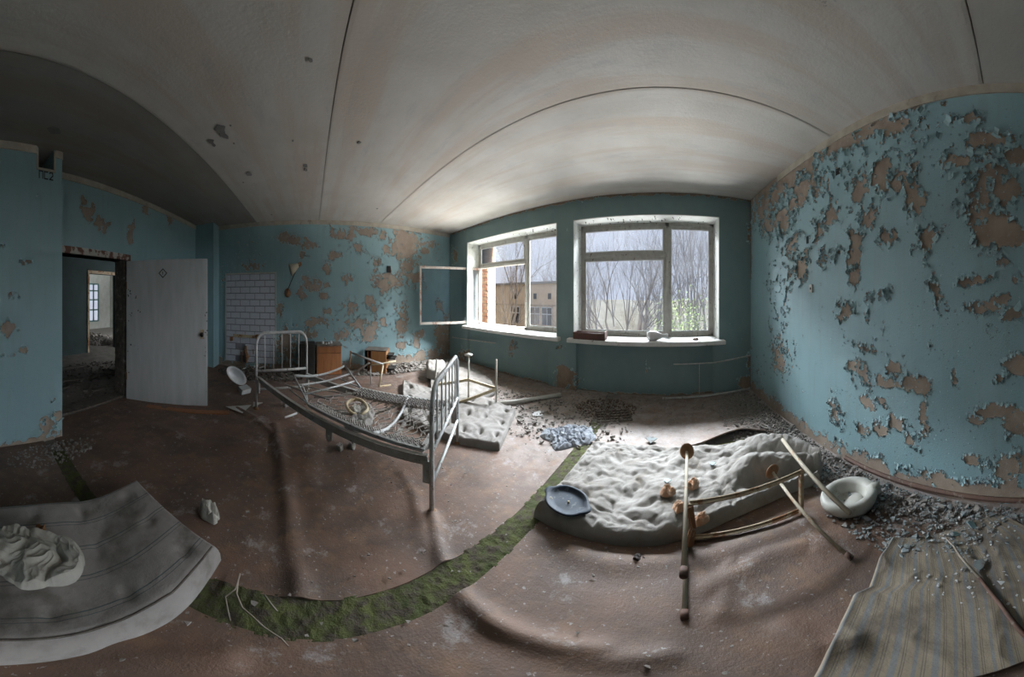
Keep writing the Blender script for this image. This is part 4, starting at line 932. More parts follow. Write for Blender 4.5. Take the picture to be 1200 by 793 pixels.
mb = MB(); g = [G(459, 492, .25), G(462, 500, .2), G(459.5, 508, .15), G(452, 515, .05)]; mb.tube([BP(.86, .35, .35), BP(.90, .38, .36), BP(.92, .30, .34), BP(.90, .22, .33)], .007, 5); mb.build('loose_wire', M['wire'], bed)

# ------------------------------------------------------------------ furniture at the left wall
def cabinet(name, lab, c, ux, wd, dp, ht, mat, kind):
    """c = middle of the front base edge, ux = unit vector along the front (left to right), front faces the camera"""
    t = thing(name, lab, 'cabinet', c); c = Vector(c); ux = Vector(ux).normalized(); out = Vector((-ux.y, ux.x, 0))
    if out.dot(Vector((0, 0, 0))-c) < 0: out = -out
    def B(u0, u1, o0, o1, z0, z1, nm, m, par=None):
        mb = MB(); mb.obox(c+ux*(u0+u1)/2+out*(o0+o1)/2+Vector((0, 0, (z0+z1)/2)), ux*(u1-u0)/2, out*(o1-o0)/2, (0, 0, (z1-z0)/2)); return mb.build(nm, m, par or t)
    return t, B
t, B = cabinet('bedside_cabinet', 'orange wooden bedside cabinet with a dusty top, standing behind the bed headboard', (-5.75, .47, 0), (0, 1, 0), .64, .4, .585, None, 0)
w_ = .32; B(-w_, -w_+.02, -.4, -.02, .02, .56, 'side_panel', M['wood']); B(w_-.02, w_, -.4, -.02, .02, .56, 'side_panel', M['wood']); B(-w_+.02, w_-.02, -.4, -.385, .02, .56, 'back_panel', M['wood']); B(-w_-.012, w_+.012, -.41, .012, .56, .585, 'top', M['woodtop'])
B(-w_+.02, w_-.02, -.38, -.03, .03, .05, 'bottom_panel', M['wood']); B(-w_+.005, w_-.005, -.022, 0, .435, .55, 'drawer', M['wood']); B(-w_+.005, w_-.005, -.022, 0, .03, .425, 'door', M['wood'])
for k, (dx, dy, s_) in enumerate(((.05, -.10, .05), (.12, .05, .04), (.02, .12, .05), (.16, -.02, .03))):
    p = Vector((-5.95+dx, .42+dy, .587)); mb = MB(); mb.lathe([(0, 0), (s_, 0), (s_*.8, s_*.7), (s_*.3, s_*.9), (0, s_)], p, 6, (0, 0, 1), 1, .7)
    tag(mb.build('plaster_lump', M['ceram']), 'white plaster lump on top of the orange bedside cabinet, '+['nearest to the left edge', 'rightmost', 'at the middle of the front', 'at the back'][k], 'plaster', 'white lumps on the bedside cabinet')
mb = MB(); mb.box((-6.15, -.30, .0), (-5.72, .10, .60), .01); dk = thing('dark_cabinet', 'black cabinet between the headboard and the orange bedside cabinet', 'cabinet', (-5.9, -.1, 0))
mb.build('carcass', M['dark'], dk); mb = MB(); mb.box((-5.72, -.28, .03), (-5.705, .08, .57)); mb.build('door', M['dark'], dk)  # evenly black box with a black door
c = (Vector((-5.77, 1.44, 0))+Vector((-5.49, 1.92, 0)))/2; fu = Vector((.16, .53, 0)).normalized()
t, B = cabinet('tipped_cabinet', 'yellow-orange wooden cabinet tipped on its side with drawers poking out, near the wall', c, (.50, .86, 0), .6, .4, .46, None, 0)
B(-.30, -.28, -.42, 0, 0, .46, 'side_panel', M['dark']); B(.26, .29, -.42, 0, 0, .46, 'side_panel', M['wood2']); B(-.3, .29, -.42, 0, .445, .465, 'top', M['woodtop']); B(-.3, .29, -.42, -.40, 0, .445, 'back_panel', M['wood']); B(-.3, .29, -.42, 0, 0, .02, 'bottom_panel', M['wood'])
B(-.12, .27, -.016, .004, .02, .44, 'door', M['wood2']); B(-.22, -.20, -.3, .0, .02, .44, 'partition', M['wood'])
B(.29, .46, -.36, -.05, .36, .38, 'drawer', M['dark']); B(.29, .52, -.36, -.05, .30, .315, 'drawer', M['dark']); B(.29, .50, -.36, -.05, .11, .125, 'drawer', M['dark'])
# overturned stool frame in front of it
def frame_thing(name, lab, cat, segs, mat, group=None):
    base = segs[0][0]; t = thing(name, lab, cat, (base[0][0], base[0][1], 0), group)
    for (nm, pts, r, mm) in [(s[2], [s[0][0], s[0][1]] if len(s[0]) == 2 else s[0], s[1], s[3]) for s in segs]:
        mb = MB(); mb.tube(pts, r, 8); mb.build(nm, mm, t, smooth=True)
    return t
def at_d(px, py, d): sx, sy, tt = ray(px, py); return Vector((sx*d, sy*d, CZ+tt*d))
frame_thing('overturned_stool', 'overturned tube stool frame in front of the tipped cabinet', 'stool', [
    ([at_d(409, 431, 5.45), at_d(411, 411, 5.45)], .018, 'leg', M['rust']), ([at_d(411.5, 413, 5.45), at_d(449, 427, 5.1)], .018, 'frame_bar', M['gtube']), ([at_d(449, 427, 5.1), G(444, 453, .02)], .022, 'leg', M['ywtube']),
    ([at_d(434, 428, 5.2), G(435, 450, .02)], .016, 'leg', M['gtube']), ([at_d(434, 428, 5.2), at_d(464, 423, 5.3)], .016, 'frame_bar', M['ywtube']), ([at_d(433, 425, 5.2), G(412, 439, .03)], .016, 'leg', M['gtube'])], None)
mb = MB(); mb.tube([G(444, 453, .02), G(458, 451, .02)], .014, 6); tag(mb.build('loose_tube', M['ywtube']), 'short pale stick on the floor beside the overturned stool', 'stick')

# upturned table frame by the window wall
P1 = G(549, 472, .02); P2 = G(581.5, 477, .02); P3 = Vector((-3.62, 2.23, .02)); P4 = Vector((-3.13, 2.48, .02))
t = thing('upturned_table_frame', 'upturned white and yellow tube table frame with its legs up, by the left window wall', 'table', (P1+P3)/2)
for (p, top, lean, disc) in ((P1, .70, (.0, .0), 1), (P2, .66, (0, 0), 0), (P3, .62, (.05, .04), 0)):
    mb = MB(); q = Vector((p.x+lean[0], p.y+lean[1], top)); mb.tube([p, q], .017, 8); lg = mb.build('leg', M['ywwhite'] if 'ywwhite' in M else M['cream'], t, smooth=True)
    if disc: mb = MB(); mb.lathe([(0, 0), (.08, 0), (.085, .012), (.03, .02), (.0, .035)], q-Vector((0, 0, .02)), 16); mb.build('foot_disc', M['cream'], lg, smooth=True)
for (a, b, za, zb) in ((P1, P2, .35, .28), (P1, P3, .35, .26), (P2, P4, .27, .10)):
    mb = MB(); mb.bar((a.x, a.y, za), (b.x, b.y, zb), .03, .035); mb.build('frame_bar', M['ywtube'], t)

# pale pipe on the floor
mb = MB(); mb.tube([G(563, 474, .05), G(600, 471.5, .045), G(630, 467, .04), G(657, 462.5, .035)], .034, 10); tag(mb.build('fallen_pipe', M['cream'], smooth=True), 'long pale grey pipe lying on the floor left of the window pier', 'pipe')

# ------------------------------------------------------------------ mattresses
def mattress(name, far, near, th, mat, lab, seed, tuft=None, nu=110, nv=60, tuftd=.05, lump=.35, fold=None, parts=None, side=None, crs=.30):
    """far / near: world polylines along the two long edges (same number of points)"""
    F = np.array([list(p) for p in far]); Nn = np.array([list(p) for p in near]); fi = np.linspace(0, 1, len(F)); fj = np.linspace(0, 1, len(Nn))
    def smooth_line(A, fi, u):
        k = np.array([np.interp(np.clip(u+e, 0, 1), fi, A[:, 0:3][:, 0]) for e in (-.05, 0, .05)]).mean(0)
        return np.stack([np.array([np.interp(np.clip(u+e, 0, 1), fi, A[:, c]) for e in (-.04, 0, .04)]).mean(0) for c in range(3)], -1)
    u = (1-np.cos(np.linspace(0, PI, nu)))/2*.35+np.linspace(0, 1, nu)*.65; v = (1-np.cos(np.linspace(0, PI, nv)))/2*.5+np.linspace(0, 1, nv)*.5
    A = smooth_line(F, fi, u); B_ = smooth_line(Nn, fj, u); P = A[:, None]*(1-v[None, :, None])+B_[:, None]*v[None, :, None]
    L = np.linalg.norm(F[-1]-F[0]); Wd = np.linalg.norm(A-B_, axis=1).mean()
    UU, VV = np.meshgrid(u, v, indexing='ij'); e = np.minimum(np.minimum(UU, 1-UU)*L, np.minimum(VV, 1-VV)*Wd); r = th*.55
    prof = np.sqrt(np.clip(1-(1-np.clip(e/r, 0, 1))**2, 0, 1))
    X, Y = P[..., 0], P[..., 1]
    H = th*prof*(1+lump*(fbm(X*3.2+seed, Y*3.2, 4)-.5)*2*np.clip(e/.1, 0, 1))
    cr = ridge(X*7+seed+fbm(X*4, Y*4, 2)*2, Y*7+fbm(X*4+9, Y*4, 2)*2, 3)**3+.3*ridge(X*17+seed+fbm(X*9, Y*9, 2)*3, Y*17+fbm(X*9+9, Y*9, 2)*3, 2)**4
    H = H-cr*th*crs*np.clip(e/.05, 0, 1)
    if tuft:
        for i in range(tuft[0]):
            for j in range(tuft[1]):
                a = (i+.5)/tuft[0]; b = (j+.5)/tuft[1]; dd = ((UU-a)*L)**2+((VV-b)*Wd)**2; H = H-tuftd*np.exp(-dd/(.055**2))
    if fold is not None: H = H+fold(X, Y, UU, VV)*prof
    base = P[..., 2]; Z = base+np.maximum(H, 0)+.004
    P = np.stack([X, Y, Z], -1); mb = MB(); mb.grid(P[:, ::-1])
    lowP = np.stack([X, Y, base+.002], -1)[[0, -1]][:, [0, -1]]
    o = mb.build(name, mat, None, smooth=True); tag(o, lab, 'mattress')
    set_attr(o, 'su', (VV[:, ::-1]).reshape(-1)); return o
def line(pts, z=0.02): return [G(px, py, z) for px, py in pts]
# right-hand mattress with rolled end
far = [G(690,522,.05), G(735,524,.05), G(780,530,.05), G(830,527,.05), G(880,521,.05), G(915,522,.06), G(945,533,.05), G(966,549,.05)]
near = [G(622,606,.0), G(660,627,.0), G(712,641,.0), G(765,643,.0), G(812,631,.0), G(866,606,.0), G(925,580,.0), G(965,567,.0)]
far = [Vector((p.x, p.y, .015)) for p in far]; near = [Vector((p.x, p.y, .015)) for p in near]
def rolls(X, Y, U, V):
    k = np.clip((U-.52)/.12, 0, 1)
    r1 = np.exp(-((V-.14-.03*np.sin(U*9))/.13)**2); r2 = np.exp(-((V-.50-.10*(U-.6))/.15)**2); dip = np.exp(-((V-.31)/.045)**2); dip2 = np.exp(-((V-.74)/.06)**2)
    return k*(.11*r1+.12*r2-.05*dip-.13*dip2*np.clip((U-.62)/.2, 0, 1))
mR = mattress('mattress', far, near, .13, M['matt'], 'grey-white lumpy mattress with rolled far end, right of the moss strip, blue tray on it', 3, None, 190, 110, .0, .42, rolls)
far = [G(835,590,.02), G(880,575,.02), G(930,560,.02), G(962,548,.02)]; near = [G(835,618,.02), G(885,607,.02), G(925,592,.02), G(952,580,.02)]
far = [G(470,449,.015), G(505,460,.015), G(545,467,.015), G(575,472,.015), G(606,486,.015)]; near = [G(470,492,.015), G(500,508,.015), G(530,519,.015), G(560,525,.015), G(587,529,.015)]
mattress('mattress', far, near, .09, M['matt2'], 'flat grey mattress on the floor behind the iron bed footboard, tufted', 13, (6, 3), 100, 60, .05, .3)
far = [G(503,432,.015), G(525,427,.015), G(545,428,.015), G(562,438,.015), G(578,452,.015)]; near = [G(503,462,.015), G(525,470,.015), G(548,474,.015), G(567,470,.015), G(581,462,.015)]
mattress('mattress', far, near, .07, M['matt2'], 'far grey mattress under the upturned table frame near the window wall', 17, (4, 3), 60, 40, .03, .35)
pf = [Vector((p.x, p.y, .07)) for p in (G(499,430,.1), G(508,427,.1), G(522,428,.1))]; pn = [Vector((p.x, p.y, .07)) for p in (G(500,441,.1), G(510,444,.1), G(523,443,.1))]
o = mattress('pillow', pf, pn, .17, M['matt'], 'small dirty pillow on the far mattress, against the wall corner', 23, None, 30, 20, 0, .2); o['category'] = 'pillow'
# striped mattress, left foreground
C1 = Vector((-1.49, -1.44, .0)); far = [Vector((.95, -1.85, .012)), Vector((.3, -1.80, .012)), Vector((-.30, -1.755, .012)), Vector((-.75, -1.64, .012)), Vector((-1.03, -1.56, .012)), Vector((-1.50, -1.46, .012))]
near = [Vector((.95, -.72, .012)), Vector((.3, -.68, .012)), Vector((-.12, -.655, .012)), Vector((-.47, -.60, .012)), Vector((-.80, -.53, .012)), Vector((-1.285, -.535, .012))]
def lsag(X, Y, U, V): return .03*np.sin(U*14+V*3)*.5
mL = mattress('mattress', far, near, .145, M['ticking'], 'striped dirty mattress in the left foreground with a crumpled cloth on it', 29, (5, 3), 170, 90, .018, .07, lsag, crs=.03)
from mathutils.bvhtree import BVHTree
def surf_of(o):
    me = o.data; t = BVHTree.FromPolygons([v.co+ORG[o.name] for v in me.vertices], [list(p.vertices) for p in me.polygons])
    def f(x, y):
        h = t.ray_cast(Vector((x, y, 2)), Vector((0, 0, -1))); return h[0].z if h[0] is not None else .02
    return f
topL = surf_of(mL); pe = []
for k in range(60):
    q = k/59*(len(near)-1); i0 = min(int(q), len(near)-2); a = near[i0].lerp(near[i0+1], q-i0); b = far[i0].lerp(far[i0+1], q-i0); c = a.lerp(b, .05)
    if c.x < -1.22: continue
    pe.append((c.x, c.y, topL(c.x, c.y)+.001))
mb = MB(); mb.tube(pe, .006, 6)
pp = mb.build('crease_line', M['darkrub'], mL, smooth=True)  # dark tube drawn in for the shaded crease along the mattress edge
tag(crumple('crumpled_sheet', *tuple(G(38, 655, .17))[:2], .150, .28, .23, .085, M['cloth'], 3, 9, 150, 2.6, 1.0, .10, None, .16, 1.0), 'crumpled off-white sheet lying on the striped mattress, left foreground', 'cloth')
g = G(22, 620, .18); tag(crumple('orange_rag', *tuple(G(46, 617, .2))[:2], .145, .05, .05, .07, M['rust'], 6, 20, 20), 'small rust-brown rag behind the crumpled sheet', 'rag')
g = G(244, 602, .03); tag(crumple('cotton_wadding', g.x, g.y, .02, .11, .07, .11, M['cloth'], 9, 22, 50, 1.2, 1, .3), 'grey wadding lump sticking out at the corner of the striped mattress', 'rag')

# ------------------------------------------------------------------ things round the right mattress
# blue tray
trc = (G(641,573,.16)+G(692,603,.16)+G(650,603,.16)+G(675,572,.16))/4
ta = G(641,574,.16); tb = G(692,601,.16); tu = (tb-ta).normalized(); tv = Vector((-tu.y, tu.x, 0)); tL = (tb-ta).length/2; tW = (G(655,600,.16)-G(672,573,.16)).length/2
tr = thing('enamel_tray', 'dark blue oval tray with two pointed ears, lying on the grey-white mattress', 'tray', (trc.x, trc.y, .155))
def tray_r(a): return 1.0+.0*a
rings = [(0.0, .0), (.5, .0), (.80, .0), (.86, .012), (.93, .02), (1.0, .018), (1.0, .010), (.9, .006), (.8, -.008), (0, -.008)]
mb = MB(); n = 40; vs = []
for (r, z) in rings:
    for k in range(n):
        a = 2*PI*k/n; ear = math.exp(-((abs(math.cos(a))-1)/.03)**2)*max(0, r-.78)*1.1
        rr = r*(tL*.82)/((abs(math.cos(a))**2.4+abs(math.sin(a)*tL*.82/(tW*.95))**2.4)**(1/2.4)); p = trc+tu*(rr*math.cos(a)*(1+ear))+tv*(rr*math.sin(a)); vs.append((p.x, p.y, .160+z+.015*r*math.sin(a)))
mb.add(vs, [(i*n+k, i*n+(k+1) % n, (i+1)*n+(k+1) % n, (i+1)*n+k) for i in range(len(rings)-1) for k in range(n)]); mb.build('tray_dish', M['tray'], tr, smooth=True)
mb = MB(); q = trc+tu*.02; mb.lathe([(0, .0), (.010, .0), (.008, .01), (0, .012)], (q.x, q.y, .162), 10); mb.build('rivet', M['rustpaint'], tr)
# lying table frame of rusty cream tube
fr = thing('fallen_table_frame', 'cream and rust tube table frame on its side, lying across the grey-white mattress', 'table', (.65, 1.45, 0))
def leg(a, b, disc, m=None):
    mb = MB(); mb.tube([a, b], .0135, 10); lg = mb.build('leg', m or M['ywrust'], fr, smooth=True); d = (Vector(b)-Vector(a)).normalized()
    mb = MB(); mb.lathe([(0, 0), (.019, 0), (.019, .05), (0, .05)], Vector(b)-d*.045, 10, d); mb.build('leg_end', M['skirt'], lg, smooth=True)
    if disc: mb = MB(); mb.lathe([(0, 0), (.062, 0), (.068, .010), (.05, .018), (.0, .026)], Vector(a)-d*.01, 20, d); mb.build('foot_disc', M['rust'], lg, smooth=True)
M['ywrust'] = pm('cream_tube_rusting', (.46, .41, .32), (.38, .33, .25), 6, .6, .3, .002, (.32, .15, .06), 5, p3=(.56, .64))
leg((.257, 2.09, .36), (.10, .935, .355), True); leg((.257, 2.09, .05), (.103, .925, .03), False)
leg((1.0, 1.80, .215), (1.035, .885, .03), True)
mb = MB(); zT, zB = .36, .05
x0, x1, yf = .200, 1.086, 1.452
for (a, b) in (((x0, yf, zT), (x1, yf, zT)), ((x0+.015, yf+.05, zB), (x1, yf, zB)), ((x1, yf, zB-.01), (x1, yf, zT+.01)), ((x0, yf+.02, zB), (x0, yf, zT))):
    mb = MB(); mb.bar(a, b, .026, .008); mb.bar(Vector(a)+Vector((0, .012, 0)), Vector(b)+Vector((0, .012, 0)), .008, .03, (0, 1, 0) if abs(a[2]-b[2]) > .1 else (0, 0, 1)); mb.build('frame_bar', M['rustpaint'], fr)
mb = MB(); mb.bar((x1-.04, yf-.02, zB-.01), (x1-.04, yf-.02, zT), .006, .03, (0, 1, 0)); mb.build('frame_bar', M['rustpaint'], fr)
mb = MB(); mb.tube([(x0-.01, yf-.01, .06), (x0+.02, yf-.01, .2), (x0-.01, yf, .35)], [.035, .02, .03], 7); mb.build('broken_seat_scrap', M['rust'], fr)
a = G(917, 515, .36); b = Vector((1.06, .955, .375)); mb = MB(); mb.tube([(a.x, a.y, .36), tuple(at_d(996, 601, 1.40))], .0165, 10); tag(mb.build('leaning_pole', M['ywrust'], smooth=True), 'cream pole with a rusty middle, leaning over the bedpan and the table frame', 'pole')
# bits of foam
topR = surf_of(mR)
for (px, py, r, z, s) in ((782, 574, .06, .15, 1), (820, 606, .065, .15, 2), (812, 566, .06, .15, 3), (796, 592, .05, .15, 4)):
    g = G(px, py, z); z = topR(g.x, g.y)+.03; g = G(px, py, z); tag(crumple('foam_scrap', g.x, g.y, z-.02, r*1.2, r, r*.9, M['foam'], s, 26, 22, .3*s, 1, .5), ('orange-pink foam scrap on the mattress, ' + {1: 'left of the nearer tubes', 2: 'right of the nearer tubes, lowest', 3: 'behind the nearer tubes', 4: 'beside the nearer tubes, just above the frame'}[s]), 'foam')
for (px, py, s) in ((782, 563, 0), (835, 543, 1)):
    g = G(px, py, .15); g = G(px, py, topR(g.x, g.y)+.012); mb = MB(); vs = [g+Vector((math.cos(a)*.035*q, math.sin(a)*.028*q, 0)) for a, q in ((0, 1), (1.1, .8), (2.3, 1.1), (3.3, .9), (4.6, 1.1))]
    mb.add(vs+[v+Vector((0, 0, .004)) for v in vs], [tuple(range(5, 10)), tuple(reversed(range(5)))]+[(k, (k+1) % 5, 5+(k+1) % 5, 5+k) for k in range(5)]); tag(mb.build('paint_chip', M['flake']), ['pale blue paint chip on the mattress, left of the upright tubes', 'pale blue paint chip on the mattress, right of the rusty foot disc'][s], 'paint chip')
# bedpan
bc = G(995, 583, .08); bp = thing('bedpan', 'pale grey oval bedpan with a sunken dish, beside the right wall', 'bedpan', (bc.x, bc.y, .0))
bu = (G(1024, 574, .08)-G(966, 580, .08)); bl = bu.length/2*1.12; bu.normalize(); bv = Vector((-bu.y, bu.x, 0)); bw = (G(992, 558, .08)-G(990, 600, .04)).length/2*.98
def oval(rs, nm, mat, shift=0, n=44, warp=None):
    vs = []
    for (r, z) in rs:
        for k in range(n):
            a = 2*PI*k/n; rr = r
            p = bc+bu*(rr*bl*math.cos(a)+shift*(1-r))+bv*(rr*bw*math.sin(a)); zz = z+(.02*math.cos(a) if z > .05 else 0)
            vs.append((p.x, p.y, zz))
    mb = MB(); mb.add(vs, [(i*n+k, i*n+(k+1) % n, (i+1)*n+(k+1) % n, (i+1)*n+k) for i in range(len(rs)-1) for k in range(n)]); return mb.build(nm, mat, bp, smooth=True)
oval([(.70, .015), (.86, .03), (.97, .07), (1.0, .10), (.97, .128), (.90, .142), (.78, .142), (.66, .13), (.60, .11), (.56, .07), (.50, .05)], 'rim', M['cream'])
oval([(.60, .04), (.55, .050), (.46, .058), (.25, .052), (0, .050)], 'dish', M['cream'])
mb = MB(); q0 = bc+bu*bl*.66+bv*bw*.05; q1 = bc+bu*bl*1.12; mb.tube([(q0.x, q0.y, .10), ((q0.x+q1.x)/2, (q0.y+q1.y)/2, .12), (q1.x, q1.y, .135)], [.05, .055, .045], 12); mb.build('spout', M['cream'], bp, smooth=True)
# black rag
g = G(749, 656, .02); tag(crumple('dark_rag', g.x, g.y, .018, .045, .035, .045, M['leather'], 2, 26, 26), 'small dark crumpled rag on the floor in front of the right mattress', 'rag')
g = G(748, 666, .015); mb = MB(); mb.obox(g, (.012, 0, 0), (0, .010, .002), (0, 0, .002)); tag(mb.build('paint_chip', M['flake']), 'tiny blue paint chip below the small dark rag', 'paint chip')
# striped blanket on the floor at the lower right
bl_far = [(1048,632),(1090,634),(1130,640),(1165,636),(1200,632)]
far = [G(1046,632,.02), G(1030,655,.02), G(1018,690,.02), G(1000,698,.02), G(985,730,.02), G(968,765,.02), G(950,800,.02)]
near = [Vector((1.78, .10, .02)), Vector((1.70, -.05, .02)), Vector((1.6, -.15, .02)), Vector((1.5, -.20, .02)), Vector((1.3, -.25, .02)), Vector((1.1, -.25, .02)), Vector((.8, -.25, .02))]
F = np.array([list(p) for p in far]); Nn = np.array([list(p) for p in near]); nu, nv = 120, 140; u = np.linspace(0, 1, nu); v = np.linspace(0, 1, nv); fi = np.linspace(0, 1, 7)
A = np.stack([np.interp(u, fi, F[:, k]) for k in range(3)], -1); B_ = np.stack([np.interp(u, fi, Nn[:, k]) for k in range(3)], -1)
P = A[:, None]*(1-v[None, :, None])+B_[:, None]*v[None, :, None]; UU, VV = np.meshgrid(u, v, indexing='ij')
hb = .018*fbm(P[..., 0]*5, P[..., 1]*5, 4)+.02*ridge(P[..., 0]*3.3+4, P[..., 1]*3.3, 2)**4+.010*np.exp(-((VV)/.03)**2)+ripple(P[..., 0], P[..., 1])
edgef = np.clip(np.minimum(UU, VV)/.01, 0, 1); P[..., 2] = .018+hb*.9*edgef+.01
mb = MB(); mb.grid(P[:, ::-1]); o = tag(mb.build('striped_blanket', M['blanket'], smooth=True), 'worn striped tan blanket spread on the floor at the lower right', 'blanket'); set_attr(o, 'su', VV[:, ::-1].reshape(-1))
# stick and rod on the blanket
mb = MB(); mb.tube([G(1108, 630, .10), G(1118, 640, .09), G(1124, 650, .08), G(1148, 677, .06)], [.004, .006, .008, .009], 7); st = thing('rusty_rod', 'thin rod with a dark red lower end, lying on the striped blanket', 'rod', G(1148, 677, .05)); mb.build('rod_tip', M['stick'], st, smooth=True)
mb = MB(); mb.tube([G(1148, 677, .06), G(1172, 707, .055), G(1205, 748, .05)], [.011, .013, .014], 8); mb.build('rod_shaft', M['skirt'], st, smooth=True)
def chip(px, py, z, r, mat, lab, n=5, seed=0, tilt=.3):
    rnd = random.Random(seed); g = G(px, py, z); vs = []
    for k in range(n):
        a = 2*PI*k/n+rnd.uniform(-.3, .3); q = r*rnd.uniform(.7, 1.2); vs.append(g+Vector((math.cos(a)*q, math.sin(a)*q, .004+tilt*q*math.sin(a)*.5+tilt*r*.5)))
    mb = MB(); mb.add(vs+[v+Vector((0, 0, .006)) for v in vs], [tuple(range(n, 2*n)), tuple(reversed(range(n)))]+[(k, (k+1) % n, n+(k+1) % n, n+k) for k in range(n)]); return tag(mb.build('plaster_chip', mat), lab, 'plaster')
chip(1148, 663, .05, .045, M['dustblue'], 'pale grey plaster chip on the blanket, beside the rod', 6, 1); chip(1129, 668, .04, .018, M['dust'], 'small round chip on the blanket, left of the rod', 7, 2, .1)
chip(1139, 618, .04, .04, M['flake'], 'bright pale blue paint shard in the debris under the right wall', 4, 3, .8); chip(1120, 628, .03, .03, M['flake'], 'pale blue paint shard at the edge of the striped blanket', 4, 4, .9)
chip(630, 486, .015, .10, M['ceram'], 'pale rectangular scrap on the floor between the flat mattress and the pier', 4, 5, .05); chip(763, 516, .03, .075, M['dustblue'], 'square grey tile fragment on the floor sheet behind the right mattress', 4, 6, .2)
chip(866, 519, .03, .05, M['dust'], 'small dusty chip on the floor sheet near the rusty foot disc', 5, 7, .2)
chip(300, 474, .02, .12, M['reveal'], 'white torn board piece on the floor near the headboard foot', 3, 8, .15)

# crumpled striped curtain on the floor
g = (G(668, 510, .03)); tag(crumple('crumpled_curtain', g.x, g.y, .014, 0.36, .30, .055, M['clothblue'], 12, 24, 110, .5, 1.0, .2, None, .22, 1.2), 'crumpled pale blue-grey cloth on the floor beside the moss, near the pier', 'cloth')
# sink fragment by the door
sk = thing('broken_basin', 'broken white basin piece tipped on its side, beyond the open door', 'basin', G(275, 455, 0))
p = G(277, 456, 0); mb = MB(); ax = Vector((.80, .42, .30))
mb.lathe([(.30, .0), (.28, -.012), (.26, 0), (.22, -.09), (.12, -.15), (.0, -.16), (.0, -.19), (.14, -.18), (.25, -.11), (.30, -.02), (.30, 0)], (p.x-.02, p.y, .22), 24, ax, .40, .8)
mb.build('basin_bowl', M['ceram'], sk, smooth=True)
mb = MB(); mb.obox((p.x+.12, p.y+.22, .05), (.16, .10, .02), (-.05, .08, .01), (0, .01, .035)); mb.build('basin_rim', M['ceram'], sk)
for (px, py, s, lb) in ((286, 433, .07, 'left'), (299, 431, .10, 'middle'), (306, 432, .09, 'right')):
    chip(px, py, .03, s, M['ceram'], 'white rubble piece below the tile panel, %s of three' % lb, 5, px, .5)
# plywood strip by the door
mb = MB(); mb.bar(G(172, 475.5, .015), G(268, 483, .02), .12, .012, (0, 0, 1)); tag(mb.build('plywood_strip', M['wood']), 'orange-brown board strip on the floor under the open door', 'board')
mb = MB(); mb.add([G(264,476,.03), G(295,474,.03), G(284,484,.03), G(264,476,.036), G(295,474,.036), G(284,484,.036)], [(0,2,1),(3,4,5),(0,1,4,3),(1,2,5,4),(2,0,3,5)]); tag(mb.build('white_card', M['reveal']), 'white triangular scrap on the floor between the door and the headboard', 'scrap')
mb = MB(); mb.tube([G(334, 489, .04), G(348, 484, .05)], .014, 8); tag(mb.build('white_tube', M['ceram']), 'short white tube on the floor beneath the bed rail', 'tube')
for (px, py, lb) in ((398, 525, 'below the middle of the bed'), (335, 475, 'behind the bed rail near the headboard'), (412, 523, 'right below the bed rail bracket')):
    g = G(px, py, .02); tag(crumple('small_rag', g.x, g.y, .016, .07, .05, .05, M['dust'], px, 26, 16), 'small dusty scrap on the floor ' + lb, 'scrap')
# grid mat and brown leaves in front of the pier
gr = thing('metal_grate', 'dark rectangular grate lying in debris in front of the window wall', 'grate', G(718, 492, .03))
a, b, c, d = G(698, 483, .03), G(735, 480, .03), G(741, 492, .03), G(700, 494, .03); mb = MB()
for k in range(9):
    q = k/8; mb.tube([a.lerp(b, q), d.lerp(c, q)], .009, 4)
for k in range(5):
    q = k/4; mb.tube([a.lerp(d, q), b.lerp(c, q)], .009, 4)
mb.build('grate_bars', M['darkrub'], gr)
# twigs on the moss
for i, pts in enumerate(([(281,672),(276,690),(264,699),(267,715),(270,727)], [(279,680),(277,695),(284,712),(296,722),(310,735),(330,748),(338,757)], [(310,697),(318,708),(325,716)])):
    mb = MB(); P = [G(px, py, .05+.012*math.sin(k*2)) for k, (px, py) in enumerate(pts)]; mb.tube(P, [.006*(1-.5*k/len(P)) for k in range(len(P))], 6)
    tag(mb.build('twig', M['stick'], smooth=True), ['forked dry twig on the moss nearest the striped mattress', 'long curved dry twig running across the moss', 'short dry twig on the moss, rightmost of three'][i], 'twig')
# window sill things
wb = thing('wooden_box', 'open dark red-brown wooden box on the left end of the right window sill', 'box', WY(692, 402, 4.42))
zb = ZS+.013; x0, x1 = WY(672, 400, 4.36).x, WY(709, 400, 4.36).x; y0, y1 = 4.34, 4.56
for (a, b, nm) in (((x0, y0, zb), (x1, y0+.012, zb+.10), 'side_panel'), ((x0, y1-.012, zb), (x1, y1, zb+.10), 'side_panel'), ((x0, y0, zb), (x0+.012, y1, zb+.10), 'end_panel'), ((x1-.012, y0, zb), (x1, y1, zb+.12), 'end_panel'), ((x0, y0, zb), (x1, y1, zb+.01), 'bottom_panel')):
    mb = MB(); mb.box(a, b); mb.build(nm, M['boxwood'], wb)
va = WY(752, 397, 4.5); vb = WY(783, 397, 4.5); vz = zb+.065
vj = thing('glass_bottle', 'pale glass urinal bottle lying on the right window sill', 'bottle', ((va.x+vb.x)/2, 4.5, zb)); mb = MB()
mb.lathe([(0, 0), (.03, 0), (.036, .03), (.03, .07), (.03, .12), (.055, .20), (.075, .28), (.075, .36), (.05, .42), (0, .44)], (vb.x+.0, 4.5, vz), 20, (-1, 0, 0)); mb.build('bottle_body', M['cloudy'] if 'cloudy' in M else M['glassy'] if 'glassy' in M else M['ceram'], vj, smooth=True)
mb = MB(); mb.tube([(va.x+.05, 4.5, vz+.07), (va.x+.12, 4.5, vz+.09), (va.x+.18, 4.5, vz+.05)], .012, 6); mb.build('bottle_handle', M['ceram'], vj, smooth=True)
